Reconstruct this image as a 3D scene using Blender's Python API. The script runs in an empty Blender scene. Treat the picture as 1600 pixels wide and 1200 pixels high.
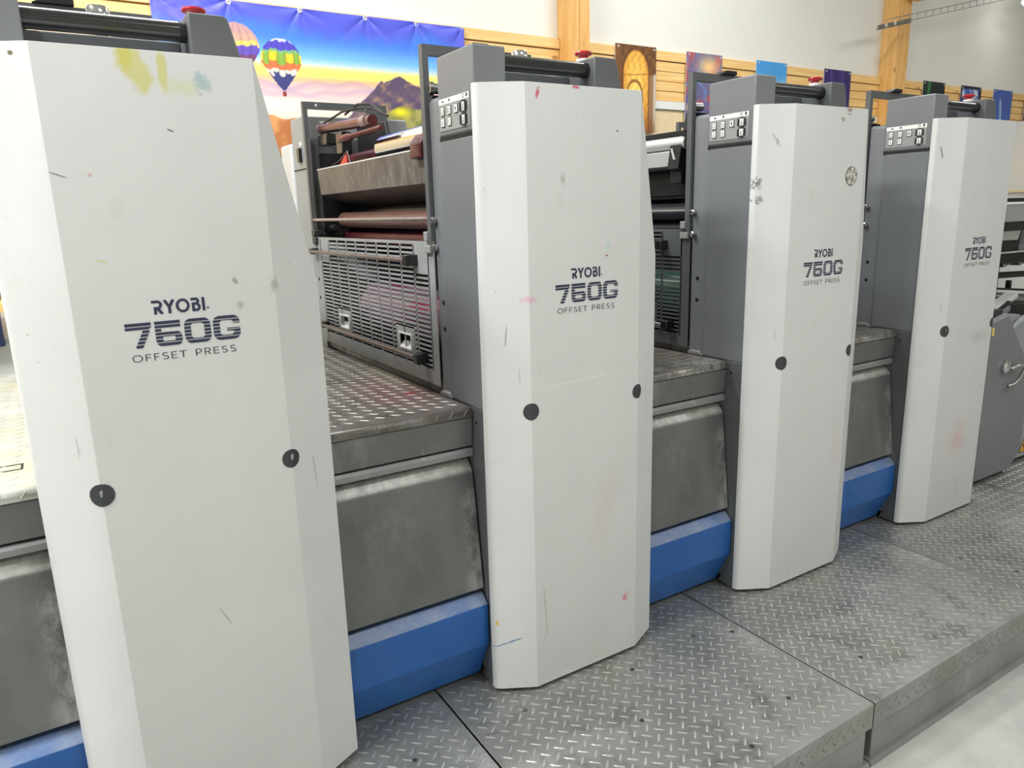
import bpy, bmesh, math, random
import numpy as np
from mathutils import Matrix, Vector

random.seed(7)
C = bpy.context.scene.collection
SC = bpy.context.scene

# ------------------------------------------------------------------ camera
cam_d = bpy.data.cameras.new('camera'); cam = bpy.data.objects.new('camera', cam_d); C.objects.link(cam)
cam_d.sensor_width = 36.0; cam_d.lens = 36.0 * 1144.65 / 1600.0; cam_d.clip_end = 60
RX = Vector((0.8477, -0.5298, -0.0272)); DN = Vector((-0.1428, -0.1785, -0.9735)); FW = Vector((0.5109, 0.8291, -0.2270))
FW.normalize(); RX = (RX - FW * RX.dot(FW)).normalized(); UP = RX.cross(FW)
if UP.dot(DN) > 0: UP = -UP
m = Matrix.Identity(4)
for r in range(3):
    m[r][0] = RX[r]; m[r][1] = UP[r]; m[r][2] = -FW[r]
m[0][3], m[1][3], m[2][3] = -0.0189, -1.4262, 1.2205
cam.matrix_world = m
SC.camera = cam
SC.view_settings.view_transform = 'Standard'
SC.view_settings.look = 'None'
SC.view_settings.gamma = 1.0
SC.view_settings.exposure = 0.22
try: SC.view_settings.use_curve_mapping = False
except Exception: pass

# ------------------------------------------------------------------ world
w = bpy.data.worlds.new('world'); SC.world = w; w.use_nodes = True
w.node_tree.nodes['Background'].inputs[0].default_value = (0.95, 0.98, 1.0, 1)
w.node_tree.nodes['Background'].inputs[1].default_value = 0.6

# ------------------------------------------------------------------ ceiling lights (each hangs in its own luminaire, built below)
#        x     y     z    size_x size_y  power
LAMPS = [(-1.9, -0.3, 3.9, 0.35, 1.5, 190),
         (1.6, -2.6, 3.9, 1.6, 0.35, 48),
         (5.4, -2.4, 3.9, 1.6, 0.35, 40),
         (0.2,  1.5, 4.0, 1.6, 0.35, 92),
         (3.9,  1.3, 4.0, 1.6, 0.35, 58),
         (8.0,  0.2, 4.0, 1.6, 0.35, 34)]

P = 0.9138
ZP = -0.012            # footplate surface
ZF = -0.200            # shop floor
YW = 3.0               # back wall

# ================================================================== helpers
def lin(c):
    return tuple(((x / 255.0) / 12.92 if x / 255.0 <= 0.04045 else ((x / 255.0 + 0.055) / 1.055) ** 2.4) for x in c)

class NT:
    def __init__(s, name):
        s.m = bpy.data.materials.new(name); s.m.use_nodes = True
        s.t = s.m.node_tree; s.b = s.t.nodes['Principled BSDF']
    def n(s, kind, **kw):
        nd = s.t.nodes.new(kind)
        for k, v in kw.items():
            if k.startswith('i_'):
                key = k[2:]; key = int(key) if key.isdigit() else key
                nd.inputs[key].default_value = v
            else: setattr(nd, k, v)
        return nd
    def l(s, a, b): s.t.links.new(a, b)
    def coord(s): 
        if not hasattr(s, '_c'): s._c = s.n('ShaderNodeTexCoord').outputs['Object']
        return s._c
    def noise(s, scale, detail=4, rough=0.6, stretch=None, dist=0.0, loc=(0, 0, 0)):
        mp = s.n('ShaderNodeMapping'); s.l(s.coord(), mp.inputs[0])
        mp.inputs['Scale'].default_value = stretch or (1, 1, 1); mp.inputs['Location'].default_value = loc
        nz = s.n('ShaderNodeTexNoise'); nz.inputs['Scale'].default_value = scale
        nz.inputs['Detail'].default_value = detail; nz.inputs['Roughness'].default_value = rough
        nz.inputs['Distortion'].default_value = dist
        s.l(mp.outputs[0], nz.inputs['Vector']); return nz.outputs[0]
    def rng(s, v, a, b, c=0.0, d=1.0):
        r = s.n('ShaderNodeMapRange'); s.l(v, r.inputs[0])
        for i, x in zip((1, 2, 3, 4), (a, b, c, d)): r.inputs[i].default_value = x
        return r.outputs[0]
    def mul(s, a, b):
        r = s.n('ShaderNodeMath', operation='MULTIPLY'); s.l(a, r.inputs[0])
        if isinstance(b, (int, float)): r.inputs[1].default_value = b
        else: s.l(b, r.inputs[1])
        return r.outputs[0]
    def mix(s, fac, a, b):
        r = s.n('ShaderNodeMix', data_type='RGBA')
        if isinstance(fac, (int, float)): r.inputs[0].default_value = fac
        else: s.l(fac, r.inputs[0])
        for i, x in ((6, a), (7, b)):
            if isinstance(x, tuple): r.inputs[i].default_value = (*x[:3], 1)
            else: s.l(x, r.inputs[i])
        return r.outputs[2]
    def base(s, c):
        if isinstance(c, tuple): s.b.inputs['Base Color'].default_value = (*c[:3], 1)
        else: s.l(c, s.b.inputs['Base Color'])
    def rough(s, r):
        if isinstance(r, (int, float)): s.b.inputs['Roughness'].default_value = r
        else: s.l(r, s.b.inputs['Roughness'])
    def bump(s, v, strength=0.2, dist=0.002):
        b = s.n('ShaderNodeBump'); b.inputs['Strength'].default_value = strength; b.inputs['Distance'].default_value = dist
        s.l(v, b.inputs['Height']); s.l(b.outputs[0], s.b.inputs['Normal'])
    def spot(s, cx, cz, rx, rz, ang=0.0, soft=0.5, ragged=0.5, nscale=30):
        """a stain with its own outline on the front of a cover: centre, radii in metres, tilt in degrees"""
        add = s.n('ShaderNodeMapping', vector_type='TEXTURE')
        add.inputs['Location'].default_value = (cx, 0, cz); add.inputs['Rotation'].default_value = (0, math.radians(ang), 0)
        add.inputs['Scale'].default_value = (rx, 100, rz)
        s.l(s.coord(), add.inputs[0])
        g = s.n('ShaderNodeTexGradient', gradient_type='SPHERICAL'); s.l(add.outputs[0], g.inputs[0])
        nz = s.noise(nscale, 3, 0.6)
        m1 = s.n('ShaderNodeMath', operation='SUBTRACT'); s.l(nz, m1.inputs[0]); m1.inputs[1].default_value = 0.5
        m2 = s.n('ShaderNodeMath', operation='MULTIPLY_ADD'); s.l(m1.outputs[0], m2.inputs[0]); m2.inputs[1].default_value = ragged * 2.6
        s.l(g.outputs[1], m2.inputs[2])
        inside = s.rng(g.outputs[1], 0.0, 0.02)
        return s.mul(s.rng(m2.outputs[0], 0.05, 0.05 + soft), inside)

def simple(name, col, rough=0.5, metal=0.0, coat=0.0, var=0.0, scale=8, bump=0.0):
    t = NT(name); c = lin(col)
    if var:
        f = t.rng(t.noise(scale, 5, 0.65), 0.35, 0.7)
        t.base(t.mix(f, tuple(x * (1 - var) for x in c), tuple(min(1, x * (1 + var)) for x in c)))
    else: t.base(c)
    t.rough(rough); t.b.inputs['Metallic'].default_value = metal; t.b.inputs['Coat Weight'].default_value = coat
    if bump: t.bump(t.noise(250, 2), bump, 0.0005)
    return t.m

M = {}
def cover_mat(name, stains, tone=(213, 214, 213)):
    t = NT(name)
    c = lin(tone)
    col = t.mix(t.rng(t.noise(3.0, 4, 0.6), 0.35, 0.7), tuple(x * 0.955 for x in c), tuple(x * 1.02 for x in c))
    # faint handling smudges, small specks and hairline scuffs
    col = t.mix(t.mul(t.rng(t.noise(17, 5, 0.7, (1, 1, .6)), 0.62, 0.80), 0.28), col, lin((165, 163, 155)))
    col = t.mix(t.mul(t.rng(t.noise(140, 2, 0.5), 0.745, 0.80), 0.55), col, lin((110, 106, 98)))
    col = t.mix(t.mul(t.rng(t.noise(26, 2, 0.5, (1, 1, .16), 1.2, (3, 2, 1)), 0.735, 0.77), 0.30), col, lin((120, 118, 112)))
    for (rgb, k, args) in stains:
        col = t.mix(t.mul(t.spot(*args), k), col, lin(rgb))
    t.base(col); t.rough(0.42)
    t.bump(t.noise(420, 2), 0.12, 0.0004)
    return t.m
YEL = (196, 190, 40)
COVERS = [
 cover_mat('off_white_cover_yellow_ink', [
   (YEL, .62, (0.146, 1.472, 0.024, 0.052, -24, .35, .5, 40)), (YEL, .55, (0.128, 1.486, 0.020, 0.024, 0, .5, .5, 40)),
   (YEL, .62, (0.187, 1.468, 0.010, 0.036, 0, .35, .4, 40)), ((200, 203, 120), .4, (0.215, 1.445, 0.05, 0.02, 0, .8, .8, 30)),
   ((120, 165, 175), .55, (0.248, 1.455, 0.017, 0.024, 0, .7, 1.2, 60)), ((90, 80, 30), .9, (-0.025, 1.483, 0.0045, 0.0045, 0, .3, .1)),
   ((70, 70, 66), .7, (0.266, 1.114, 0.006, 0.008, -30, .7, .8, 90)), ((110, 110, 105), .5, (0.27, 1.068, 0.009, 0.012, -30, .9, .9, 90)),
   ((95, 95, 95), .8, (0.188, 1.374, 0.007, 0.0022, 20, .3, .3)), ((90, 90, 88), .7, (0.012, 1.300, 0.016, 0.0018, 20, .3, .3)),
   ((190, 120, 140), .6, (0.057, 1.30, 0.004, 0.004, 0, .5, .3)), ((120, 118, 110), .5, (0.335, 1.10, 0.012, 0.02, 0, .9, 1.3, 80)),
   ((95, 92, 88), .6, (0.178, 0.455, 0.0012, 0.028, -25, .3, .2)), ((188, 190, 80), .5, (0.055, 1.16, 0.012, 0.003, 10, .5, .5))]),
 cover_mat('off_white_cover_pink_ink', [
   ((225, 130, 170), .5, (0.004, 1.022, 0.026, 0.012, 0, .8, 1.0, 70)), ((214, 150, 165), .22, (0.225, 0.45, 0.055, 0.13, 12, 1.0, .6, 14)),
   ((190, 40, 80), .8, (0.033, 1.478, 0.006, 0.016, 15, .4, .8, 120)), ((190, 50, 80), .75, (0.139, 1.497, 0.012, 0.006, 0, .4, .8, 120)),
   ((150, 20, 30), .9, (0.23, 1.113, 0.005, 0.003, 0, .3, .3)), ((150, 205, 215), .6, (0.234, 1.135, 0.006, 0.012, 0, .8, .8, 80)),
   ((60, 120, 160), .75, (-0.062, 0.136, 0.040, 0.0035, -20, .5, .8, 90)), ((215, 185, 40), .9, (-0.088, 0.192, 0.003, 0.010, 0, .3, .2)),
   ((215, 70, 110), .6, (0.297, 0.165, 0.012, 0.022, 25, .7, 1.3, 60)), ((30, 30, 30), .9, (0.262, 1.405, 0.003, 0.003, 0, .2, .1)),
   ((150, 130, 95), .45, (0.030, 0.21, 0.0022, 0.11, -4, .4, .7, 60)), ((130, 128, 124), .5, (0.10, 1.294, 0.010, 0.018, 0, .9, 1.0, 80)),
   ((230, 228, 222), .8, (0.16, 0.812, 0.14, 0.0025, -2, .4, 1.2, 30)), ((110, 108, 104), .6, (-0.05, 0.94, 0.002, 0.03, 5, .3, .2))]),
 cover_mat('off_white_cover_rust_chip', [
   ((120, 90, 60), .7, (0.244, 1.490, 0.016, 0.014, 0, .6, 1.6, 120)), ((110, 90, 70), .6, (0.213, 1.466, 0.012, 0.008, 0, .5, 1.6, 120)),
   ((50, 50, 50), .7, (-0.088, 1.285, 0.012, 0.020, 0, .6, 1.8, 110)), ((60, 60, 60), .6, (-0.084, 1.24, 0.012, 0.016, 20, .6, 1.8, 110)),
   ((120, 120, 118), .5, (-0.045, 1.40, 0.006, 0.026, -30, .6, 1.2, 90)), ((215, 160, 175), .2, (0.30, 0.43, 0.05, 0.09, 0, 1.0, .6, 14))]),
 cover_mat('off_white_cover_rose_smear', [
   ((214, 140, 155), .40, (0.172, 0.31, 0.10, 0.09, -15, 1.0, .7, 14)), ((150, 150, 146), .35, (0.23, 0.71, 0.14, 0.035, 8, 1.0, .9, 20)),
   ((90, 90, 88), .7, (-0.072, 1.385, 0.003, 0.028, -15, .4, .8, 90)), ((120, 118, 114), .6, (0.200, 0.09, 0.002, 0.045, -10, .4, .3)),
   ((240, 240, 238), .8, (0.162, 0.255, 0.004, 0.014, 0, .4, .8, 90))], tone=(208, 209, 208)),
]
def grey_paint(name, col, dirt=0.35):
    t = NT(name); c = lin(col)
    a = t.mix(t.rng(t.noise(2.2, 4, 0.6), 0.3, 0.7), tuple(x * 0.88 for x in c), tuple(x * 1.08 for x in c))
    a = t.mix(t.mul(t.rng(t.noise(60, 3, 0.6), 0.70, 0.78), dirt), a, lin((40, 42, 45)))
    t.base(a); t.rough(0.4); t.bump(t.noise(380, 2), 0.12, 0.0004); return t.m
M['grey'] = grey_paint('grey_machine_paint', (118, 121, 124))
M['grey_dark'] = grey_paint('dark_grey_machine_paint', (92, 95, 97))
M['grey_light'] = grey_paint('pale_grey_machine_paint', (150, 154, 155))
def worn_metal(name, c0, c1, c2, rough=0.45, metal=0.35):
    t = NT(name)
    a = t.mix(t.rng(t.noise(3, 5, 0.65), 0.35, 0.68), lin(c0), lin(c1))
    wear = t.mul(t.rng(t.noise(5.5, 6, 0.72, (1, 1, .5)), 0.56, 0.76), 0.6)
    a = t.mix(wear, a, lin(c2))
    a = t.mix(t.mul(t.rng(t.noise(45, 3, 0.6, (1, 1, .1), 0.6), 0.70, 0.76), 0.45), a, lin(c2))
    t.base(a); t.rough(t.rng(t.noise(9, 4), 0.3, 0.7, rough - .1, rough + .15)); t.b.inputs['Metallic'].default_value = metal
    t.bump(t.noise(300, 2), 0.1, 0.0004); return t.m
M['panel'] = worn_metal('worn_grey_sheet', (100, 102, 102), (120, 122, 121), (160, 161, 158))
def front_panel_mat():
    t = NT('worn_front_panel'); sp = t.n('ShaderNodeSeparateXYZ'); t.l(t.coord(), sp.inputs[0])
    a = t.mix(t.rng(t.noise(3, 5, 0.65), 0.35, 0.68), lin((98, 100, 100)), lin((120, 122, 121)))
    a = t.mix(t.mul(t.rng(t.noise(5.5, 6, 0.72, (1, 1, .5)), 0.56, 0.76), .5), a, lin((156, 157, 154)))
    rub_lit = t.mul(t.rng(sp.outputs[2], .578, .592), t.rng(t.noise(16, 5, .7, (1, 1, .6)), .36, .6, .35, 1))   # pale wear on the folded top, painted lighter still for front light
    a = t.mix(rub_lit, a, lin((206, 205, 200)))
    side = t.mul(t.rng(sp.outputs[0], -.150, -.100), t.rng(t.noise(15, 6, .75, (1, 1, .5), loc=(7, 0, 0)), .48, .62))
    a = t.mix(t.mul(side, .6), a, lin((196, 195, 190)))
    drip = t.mul(t.rng(t.noise(50, 3, .6, (1, 1, .07), .5), .66, .72), t.rng(t.noise(5, 2, .5, loc=(1, 1, 4)), .5, .6))
    a = t.mix(t.mul(drip, .6), a, lin((190, 190, 186)))
    t.base(a); t.rough(.42); t.b.inputs['Metallic'].default_value = .3; t.bump(t.noise(300, 2), .1, .0004); return t.m
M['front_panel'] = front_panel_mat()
M['panel_lt'] = worn_metal('brushed_grey_rail', (130, 132, 133), (150, 152, 152), (185, 186, 184))
M['riser'] = worn_metal('scuffed_riser_sheet', (128, 130, 130), (150, 152, 151), (190, 191, 188), 0.42, 0.3)
def blue_mat():
    t = NT('blue_machine_paint')
    a = t.mix(t.rng(t.noise(2.5, 4), 0.3, 0.7), lin((34, 88, 158)), lin((44, 104, 178)))
    a = t.mix(t.mul(t.rng(t.noise(28, 3, 0.6, (1, 1, .12)), 0.66, 0.74), 0.35), a, lin((30, 45, 70)))
    geo = t.n('ShaderNodeNewGeometry'); sx = t.n('ShaderNodeSeparateXYZ'); t.l(geo.outputs['True Normal'], sx.inputs[0])
    dust = t.mul(t.rng(sx.outputs[2], 0.3, 0.6), t.rng(t.noise(9, 6, 0.7), 0.35, 0.65, 0.25, 0.75))
    a = t.mix(dust, a, lin((150, 158, 170)))
    t.base(a); t.rough(0.38); return t.m
M['blue'] = blue_mat()
def tread(name, c0, c1, dirt, tint=None, k=0.6, metal=0.55, rough=0.42):
    t = NT(name)
    a = t.mix(t.rng(t.noise(2.6, 6, 0.7), 0.32, 0.7), lin(c0), lin(c1))
    a = t.mix(t.mul(t.rng(t.noise(7.5, 7, 0.75, (1, 1, 1), 0.5), 0.52, 0.72), k), a, lin(dirt))
    a = t.mix(t.mul(t.rng(t.noise(48, 5, 0.7), 0.60, 0.74), 0.5), a, lin(dirt))
    a = t.mix(t.mul(t.mul(t.rng(t.noise(2.2, 3, 0.5, loc=(6, 2, 0)), 0.55, 0.68), t.rng(t.noise(22, 5, 0.75), 0.42, 0.62)), 0.7), a, lin((205, 205, 202)))
    if tint: a = t.mix(t.mul(t.rng(t.noise(4, 4, 0.6, (1, 1, 1), 0, (5, 3, 0)), 0.5, 0.65), 0.5), a, lin(tint))
    t.base(a); t.b.inputs['Metallic'].default_value = metal
    t.rough(t.rng(t.noise(14, 5), 0.3, 0.7, rough - .1, rough + .18)); return t.m
M['tread'] = tread('steel_chequer_plate', (134, 135, 133), (166, 167, 165), (66, 66, 62), (146, 145, 134), .8)
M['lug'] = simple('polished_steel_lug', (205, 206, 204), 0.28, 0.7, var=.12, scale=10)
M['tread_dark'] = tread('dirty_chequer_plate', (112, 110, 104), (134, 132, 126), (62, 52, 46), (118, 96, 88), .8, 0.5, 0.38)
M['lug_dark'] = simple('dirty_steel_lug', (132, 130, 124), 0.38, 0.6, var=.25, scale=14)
M['tread_pale'] = tread('oily_pale_chequer_plate', (178, 180, 170), (200, 201, 192), (140, 140, 118), (196, 196, 158), .5, 0.2, 0.3)  # chequer plate coloured paler, the strong overhead light put into its colour
M['black'] = simple('black_plastic', (22, 22, 23), 0.28, 0, 0.3)
M['matt'] = simple('matt_black', (12, 12, 13), 0.6)
M['dark_in'] = simple('dark_machine_interior', (24, 23, 24), 0.5, var=.3)
M['cap'] = simple('dark_rubber_plug', (52, 56, 58), 0.5, var=.12, scale=60)
M['chrome'] = simple('chrome', (205, 206, 208), 0.12, 1.0)
M['steel'] = simple('satin_steel', (170, 170, 168), 0.28, 0.9, var=.1)
M['white'] = simple('white_plastic', (235, 236, 232), 0.4)
M['panelgrey'] = simple('membrane_panel_grey', (150, 152, 150), 0.45)
M['red'] = simple('red_plastic', (176, 14, 36), 0.3, 0, 0.3)
M['navy'] = simple('navy_print', (40, 46, 74), 0.5)
M['inkblack'] = simple('black_print', (34, 36, 42), 0.5)
M['grille'] = simple('grey_guard_paint', (160, 162, 161), 0.42, 0.0, var=.12, scale=14)
M['pinkrod'] = simple('ink_stained_rod', (158, 142, 142), 0.3, 0.5, var=.2, scale=40)
M['brownrod'] = simple('tarnished_brown_rod', (112, 98, 96), 0.35, 0.5, var=.4, scale=60)
M['brownroll'] = simple('brown_rubber_roller', (124, 92, 82), 0.35, 0.0, var=.12, scale=12)
M['blackroll'] = simple('black_rubber_roller', (40, 40, 46), 0.3)
def streak(name, c0, c1, c2):
    t = NT(name); a = t.mix(t.rng(t.noise(26, 4, .6, (1, .12, 1)), .42, .6), lin(c0), lin(c1))
    a = t.mix(t.rng(t.noise(60, 2, .5, (1, .05, 1), loc=(2, 5, 1)), .58, .66), a, lin(c2)); t.base(a); t.rough(.22); t.b.inputs['Metallic'].default_value = .3; return t.m
M['magenta'] = streak('magenta_inked_cylinder', (150, 124, 138), (204, 164, 192), (176, 50, 112))
M['greenroll'] = streak('green_inked_cylinder', (70, 120, 100), (110, 160, 138), (190, 220, 205))
M['maroon'] = simple('maroon_ink_residue', (88, 34, 40), 0.35, 0.2, var=.35, scale=12)
M['redroll'] = simple('maroon_stained_roller', (112, 62, 62), 0.22, 0.5, var=.35, scale=24)
M['rediink'] = simple('wet_red_ink', (214, 22, 26), 0.2)
def tray_mat():
    t = NT('stained_ink_tray_steel')
    a = t.mix(t.rng(t.noise(7, 6, 0.75), 0.32, 0.7), lin((88, 82, 78)), lin((130, 122, 116)))
    a = t.mix(t.mul(t.rng(t.noise(34, 5, 0.75, (1, 1, .35), 1.2), 0.5, 0.70), 0.40), a, lin((186, 180, 170)))
    a = t.mix(t.mul(t.rng(t.noise(6, 3), 0.55, 0.75), 0.4), a, lin((72, 56, 52)))
    t.base(a); t.rough(0.4); t.b.inputs['Metallic'].default_value = 0.25; return t.m
M['tray'] = tray_mat()
M['silver'] = simple('bright_silver_sheet', (214, 216, 216), 0.3, 0.35)
def wood_mat(name, c0, c1, ck, ax=(0.35, 1, 7)):
    t = NT(name)
    g = t.noise(5.0, 6, 0.65, ax, 0.6)
    a = t.mix(t.rng(g, 0.3, 0.72), lin(c0), lin(c1))
    a = t.mix(t.mul(t.rng(t.noise(40, 3, 0.5, ax), 0.5, 0.75), 0.25), a, lin(c0))
    vo = t.n('ShaderNodeTexVoronoi'); mp = t.n('ShaderNodeMapping'); t.l(t.coord(), mp.inputs[0])
    mp.inputs['Scale'].default_value = (1.0 if ax[0] < ax[2] else 2.4, 1, 2.4 if ax[0] < ax[2] else 1.0); t.l(mp.outputs[0], vo.inputs['Vector'])
    vo.inputs['Scale'].default_value = 3.4
    a = t.mix(t.mul(t.rng(vo.outputs['Distance'], 0.05, 0.13, 1, 0), 0.75), a, lin(ck))
    t.base(a); t.rough(0.5); return t.m
M['wood'] = wood_mat('yellow_pine_boards', (238, 186, 110), (255, 222, 156), (150, 92, 40))
M['wood_post'] = wood_mat('pine_post', (222, 164, 90), (248, 202, 130), (136, 80, 34), (7, 7, 0.4))
M['wood_pale'] = simple('pale_birch_board', (236, 214, 172), 0.5, var=.05, scale=4)
M['wall'] = simple('white_painted_wall', (236, 235, 227), 0.8, var=.02, scale=1.5, bump=.1)
M['ceiling'] = simple('white_ceiling', (225, 226, 224), 0.9)
def concrete():
    t = NT('sealed_concrete')
    a = t.mix(t.rng(t.noise(2.4, 8, 0.7), 0.3, 0.7), lin((150, 152, 149)), lin((186, 187, 181)))
    a = t.mix(t.mul(t.rng(t.noise(11, 6, 0.75), 0.55, 0.75), 0.5), a, lin((140, 140, 134)))
    a = t.mix(t.mul(t.rng(t.noise(16, 3, 0.5, (1, .2, 1), 1.0), 0.71, 0.74), 0.7), a, lin((70, 68, 62)))
    t.base(a); t.rough(0.5); return t.m
M['floor'] = concrete()
M['sticker'] = None

# ---------------------------------------------------------------- mesh builder
class MB:
    def __init__(s): s.v = []; s.f = []; s.sm = []
    def add(s, vs, fs, smooth=False):
        o = len(s.v); s.v += [tuple(map(float, p)) for p in vs]; s.f += [tuple(i + o for i in f) for f in fs]; s.sm += [smooth] * len(fs); return s
    def box(s, x0, x1, y0, y1, z0, z1):
        v = [(x, y, z) for z in (z0, z1) for y in (y0, y1) for x in (x0, x1)]
        return s.add(v, [(0, 2, 3, 1), (4, 5, 7, 6), (0, 1, 5, 4), (2, 6, 7, 3), (0, 4, 6, 2), (1, 3, 7, 5)])
    def prism(s, poly, a, b, axis='y'):
        """poly: (p,q) outline; extruded along axis from a to b. axis y -> (x,z); x -> (y,z); z -> (x,y)"""
        n = len(poly)
        def pt(p, q, t): return (p, t, q) if axis == 'y' else ((t, p, q) if axis == 'x' else (p, q, t))
        v = [pt(p, q, a) for p, q in poly] + [pt(p, q, b) for p, q in poly]
        f = [tuple(range(n)), tuple(range(2 * n - 1, n - 1, -1))] + [(i, i + n, (i + 1) % n + n, (i + 1) % n) for i in range(n)]
        return s.add(v, f)
    def tube(s, p0, p1, r, n=20, r1=None, cap=True):
        p0 = Vector(p0); p1 = Vector(p1); d = (p1 - p0).normalized(); r1 = r if r1 is None else r1
        a = d.orthogonal().normalized(); b = d.cross(a)
        v = []
        for c, rr in ((p0, r), (p1, r1)):
            for i in range(n):
                t = 2 * math.pi * i / n; v.append(c + a * math.cos(t) * rr + b * math.sin(t) * rr)
        s.add(v, [(i, (i + 1) % n, (i + 1) % n + n, i + n) for i in range(n)], True)
        if cap: s.add(v, [tuple(range(n - 1, -1, -1)), tuple(range(n, 2 * n))])
        return s
    def path(s, pts, r, n=8):
        pts = [Vector(p) for p in pts]; rings = []
        for i, p in enumerate(pts):
            d = (pts[min(i + 1, len(pts) - 1)] - pts[max(i - 1, 0)]).normalized()
            a = d.cross(Vector((0, 0, 1)))
            if a.length < .1: a = d.cross(Vector((1, 0, 0)))
            a.normalize(); b = d.cross(a)
            rings.append([p + a * math.cos(2 * math.pi * k / n) * r + b * math.sin(2 * math.pi * k / n) * r for k in range(n)])
        v = [q for R in rings for q in R]
        f = [(i * n + k, i * n + (k + 1) % n, (i + 1) * n + (k + 1) % n, (i + 1) * n + k) for i in range(len(pts) - 1) for k in range(n)]
        s.add(v, f, True); s.add(v, [tuple(range(n - 1, -1, -1)), tuple(len(v) - n + k for k in range(n))]); return s
    def lathe(s, base, prof, axis='z', n=24):
        b = Vector(base); v = []
        for (r, h) in prof:
            for i in range(n):
                t = 2 * math.pi * i / n; c, q = r * math.cos(t), r * math.sin(t)
                v.append(b + (Vector((c, q, h)) if axis == 'z' else Vector((h, c, q)) if axis == 'x' else Vector((c, h, q))))
        m_ = len(prof)
        s.add(v, [(j * n + i, j * n + (i + 1) % n, (j + 1) * n + (i + 1) % n, (j + 1) * n + i) for j in range(m_ - 1) for i in range(n)], True)
        s.add(v, [tuple(range(n - 1, -1, -1)), tuple((m_ - 1) * n + i for i in range(n))]); return s
    def mesh(s, name, fix=True):
        me = bpy.data.meshes.new(name); me.from_pydata(s.v, [], s.f)
        me.polygons.foreach_set('use_smooth', s.sm)
        if fix:
            bm = bmesh.new(); bm.from_mesh(me); bmesh.ops.remove_doubles(bm, verts=bm.verts, dist=1e-6)
            bmesh.ops.recalc_face_normals(bm, faces=bm.faces); bm.to_mesh(me); bm.free()
            me.set_sharp_from_angle(angle=math.radians(40))
        me.update(); return me

CACHE = {}
def link(name, me, mat, parent=None, dz=0.0, bevel=0.0, seg=2, kind=None, label=None):
    o = bpy.data.objects.new(name, me); C.objects.link(o)
    if not me.materials: me.materials.append(mat)
    o.material_slots[0].link = 'OBJECT'; o.material_slots[0].material = mat
    if parent: o.parent = parent; o.location = (0, 0, dz)
    if bevel:
        b = o.modifiers.new('bevel', 'BEVEL'); b.width = bevel; b.segments = seg; b.limit_method = 'ANGLE'; b.angle_limit = math.radians(25)
        b.harden_normals = False
    if kind: o['kind'] = kind
    if label: o['label'] = label
    return o
def part(name, fn, mat, parent, key=None, bevel=0.0, seg=2, kind=None, label=None, dz=0.0):
    """fn(MB) draws the part in its parent's coordinates; key shares the mesh between alike parts"""
    if key and key in CACHE: me = CACHE[key]
    else:
        b = MB(); fn(b); me = b.mesh(name)
        if key: CACHE[key] = me
    return link(name, me, mat, parent, dz, bevel, seg, kind, label)
def thing(name, loc, label, cat, group=None):
    o = bpy.data.objects.new(name, None); C.objects.link(o); o.location = loc; o.empty_display_size = .1
    o['label'] = label; o['category'] = cat
    if group: o['group'] = group
    return o
def tag(o, label, cat, group=None):
    o['label'] = label; o['category'] = cat
    if group: o['group'] = group
    return o
def struct(name, fn, mat, parent=None, bevel=0):
    b = MB(); fn(b); o = link(name, b.mesh(name), mat, parent, 0, bevel)
    if not parent: o['kind'] = 'structure'
    return o

# ---------------------------------------------------------------- lettering: shapes scanned into thin flat print
def seg_in(x, y, x0, y0, x1, y1, w):
    dx, dy = x1 - x0, y1 - y0; L = math.hypot(dx, dy); t = ((x - x0) * dx + (y - y0) * dy) / L; d = abs((x - x0) * dy - (y - y0) * dx) / L
    return -1e-6 <= t <= L + 1e-6 and d <= w / 2
def arc_in(x, y, cx, cy, rx, ry, a0, a1, w):
    u, v = (x - cx), (y - cy)
    if (u / rx) ** 2 + (v / ry) ** 2 > 1: return False
    if (u / (rx - w)) ** 2 + (v / (ry - w)) ** 2 < 1: return False
    a = math.degrees(math.atan2(v, u)) % 360
    return any(a0 <= a + k <= a1 for k in (-360, 0, 360))
def glyph(strokes, w):
    def f(x, y):
        for s in strokes:
            if s[0] == 'L' and seg_in(x, y, *s[1:5], s[5] if len(s) > 5 else w): return True
            if s[0] == 'A' and arc_in(x, y, *s[1:7], w): return True
        return False
    return f
def rr(x, y, x0, x1, y0, y1, r):
    if not (x0 <= x <= x1 and y0 <= y <= y1): return False
    cx = min(max(x, x0 + r), x1 - r); cy = min(max(y, y0 + r), y1 - r)
    return math.hypot(x - cx, y - cy) <= r + 1e-9
BOLD = {
 'R': (.72, glyph([('L', .0, .9, .42, .9), ('A', .40, .68, .30, .32, -90, 90), ('L', .12, .455, .42, .455), ('L', .22, 0, .22, .5), ('L', .36, .46, .66, .0, .22)], .19)),
 'Y': (.74, glyph([('L', .07, 1, .37, .47, .2), ('L', .67, 1, .37, .47, .2), ('L', .37, .54, .37, 0)], .2)),
 'O': (.96, glyph([('A', .46, .5, .47, .51, 0, 360)], .19)),
 'B': (.66, glyph([('L', .0, .9, .36, .9), ('A', .34, .74, .24, .26, -90, 90), ('L', .04, .55, .38, .55), ('L', .14, 0.05, .14, .56), ('A', .36, .31, .28, .31, -90, 90), ('L', .05, .095, .38, .095)], .19)),
 'I': (.24, glyph([('L', .12, 0, .12, 1)], .2)),
}
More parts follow.
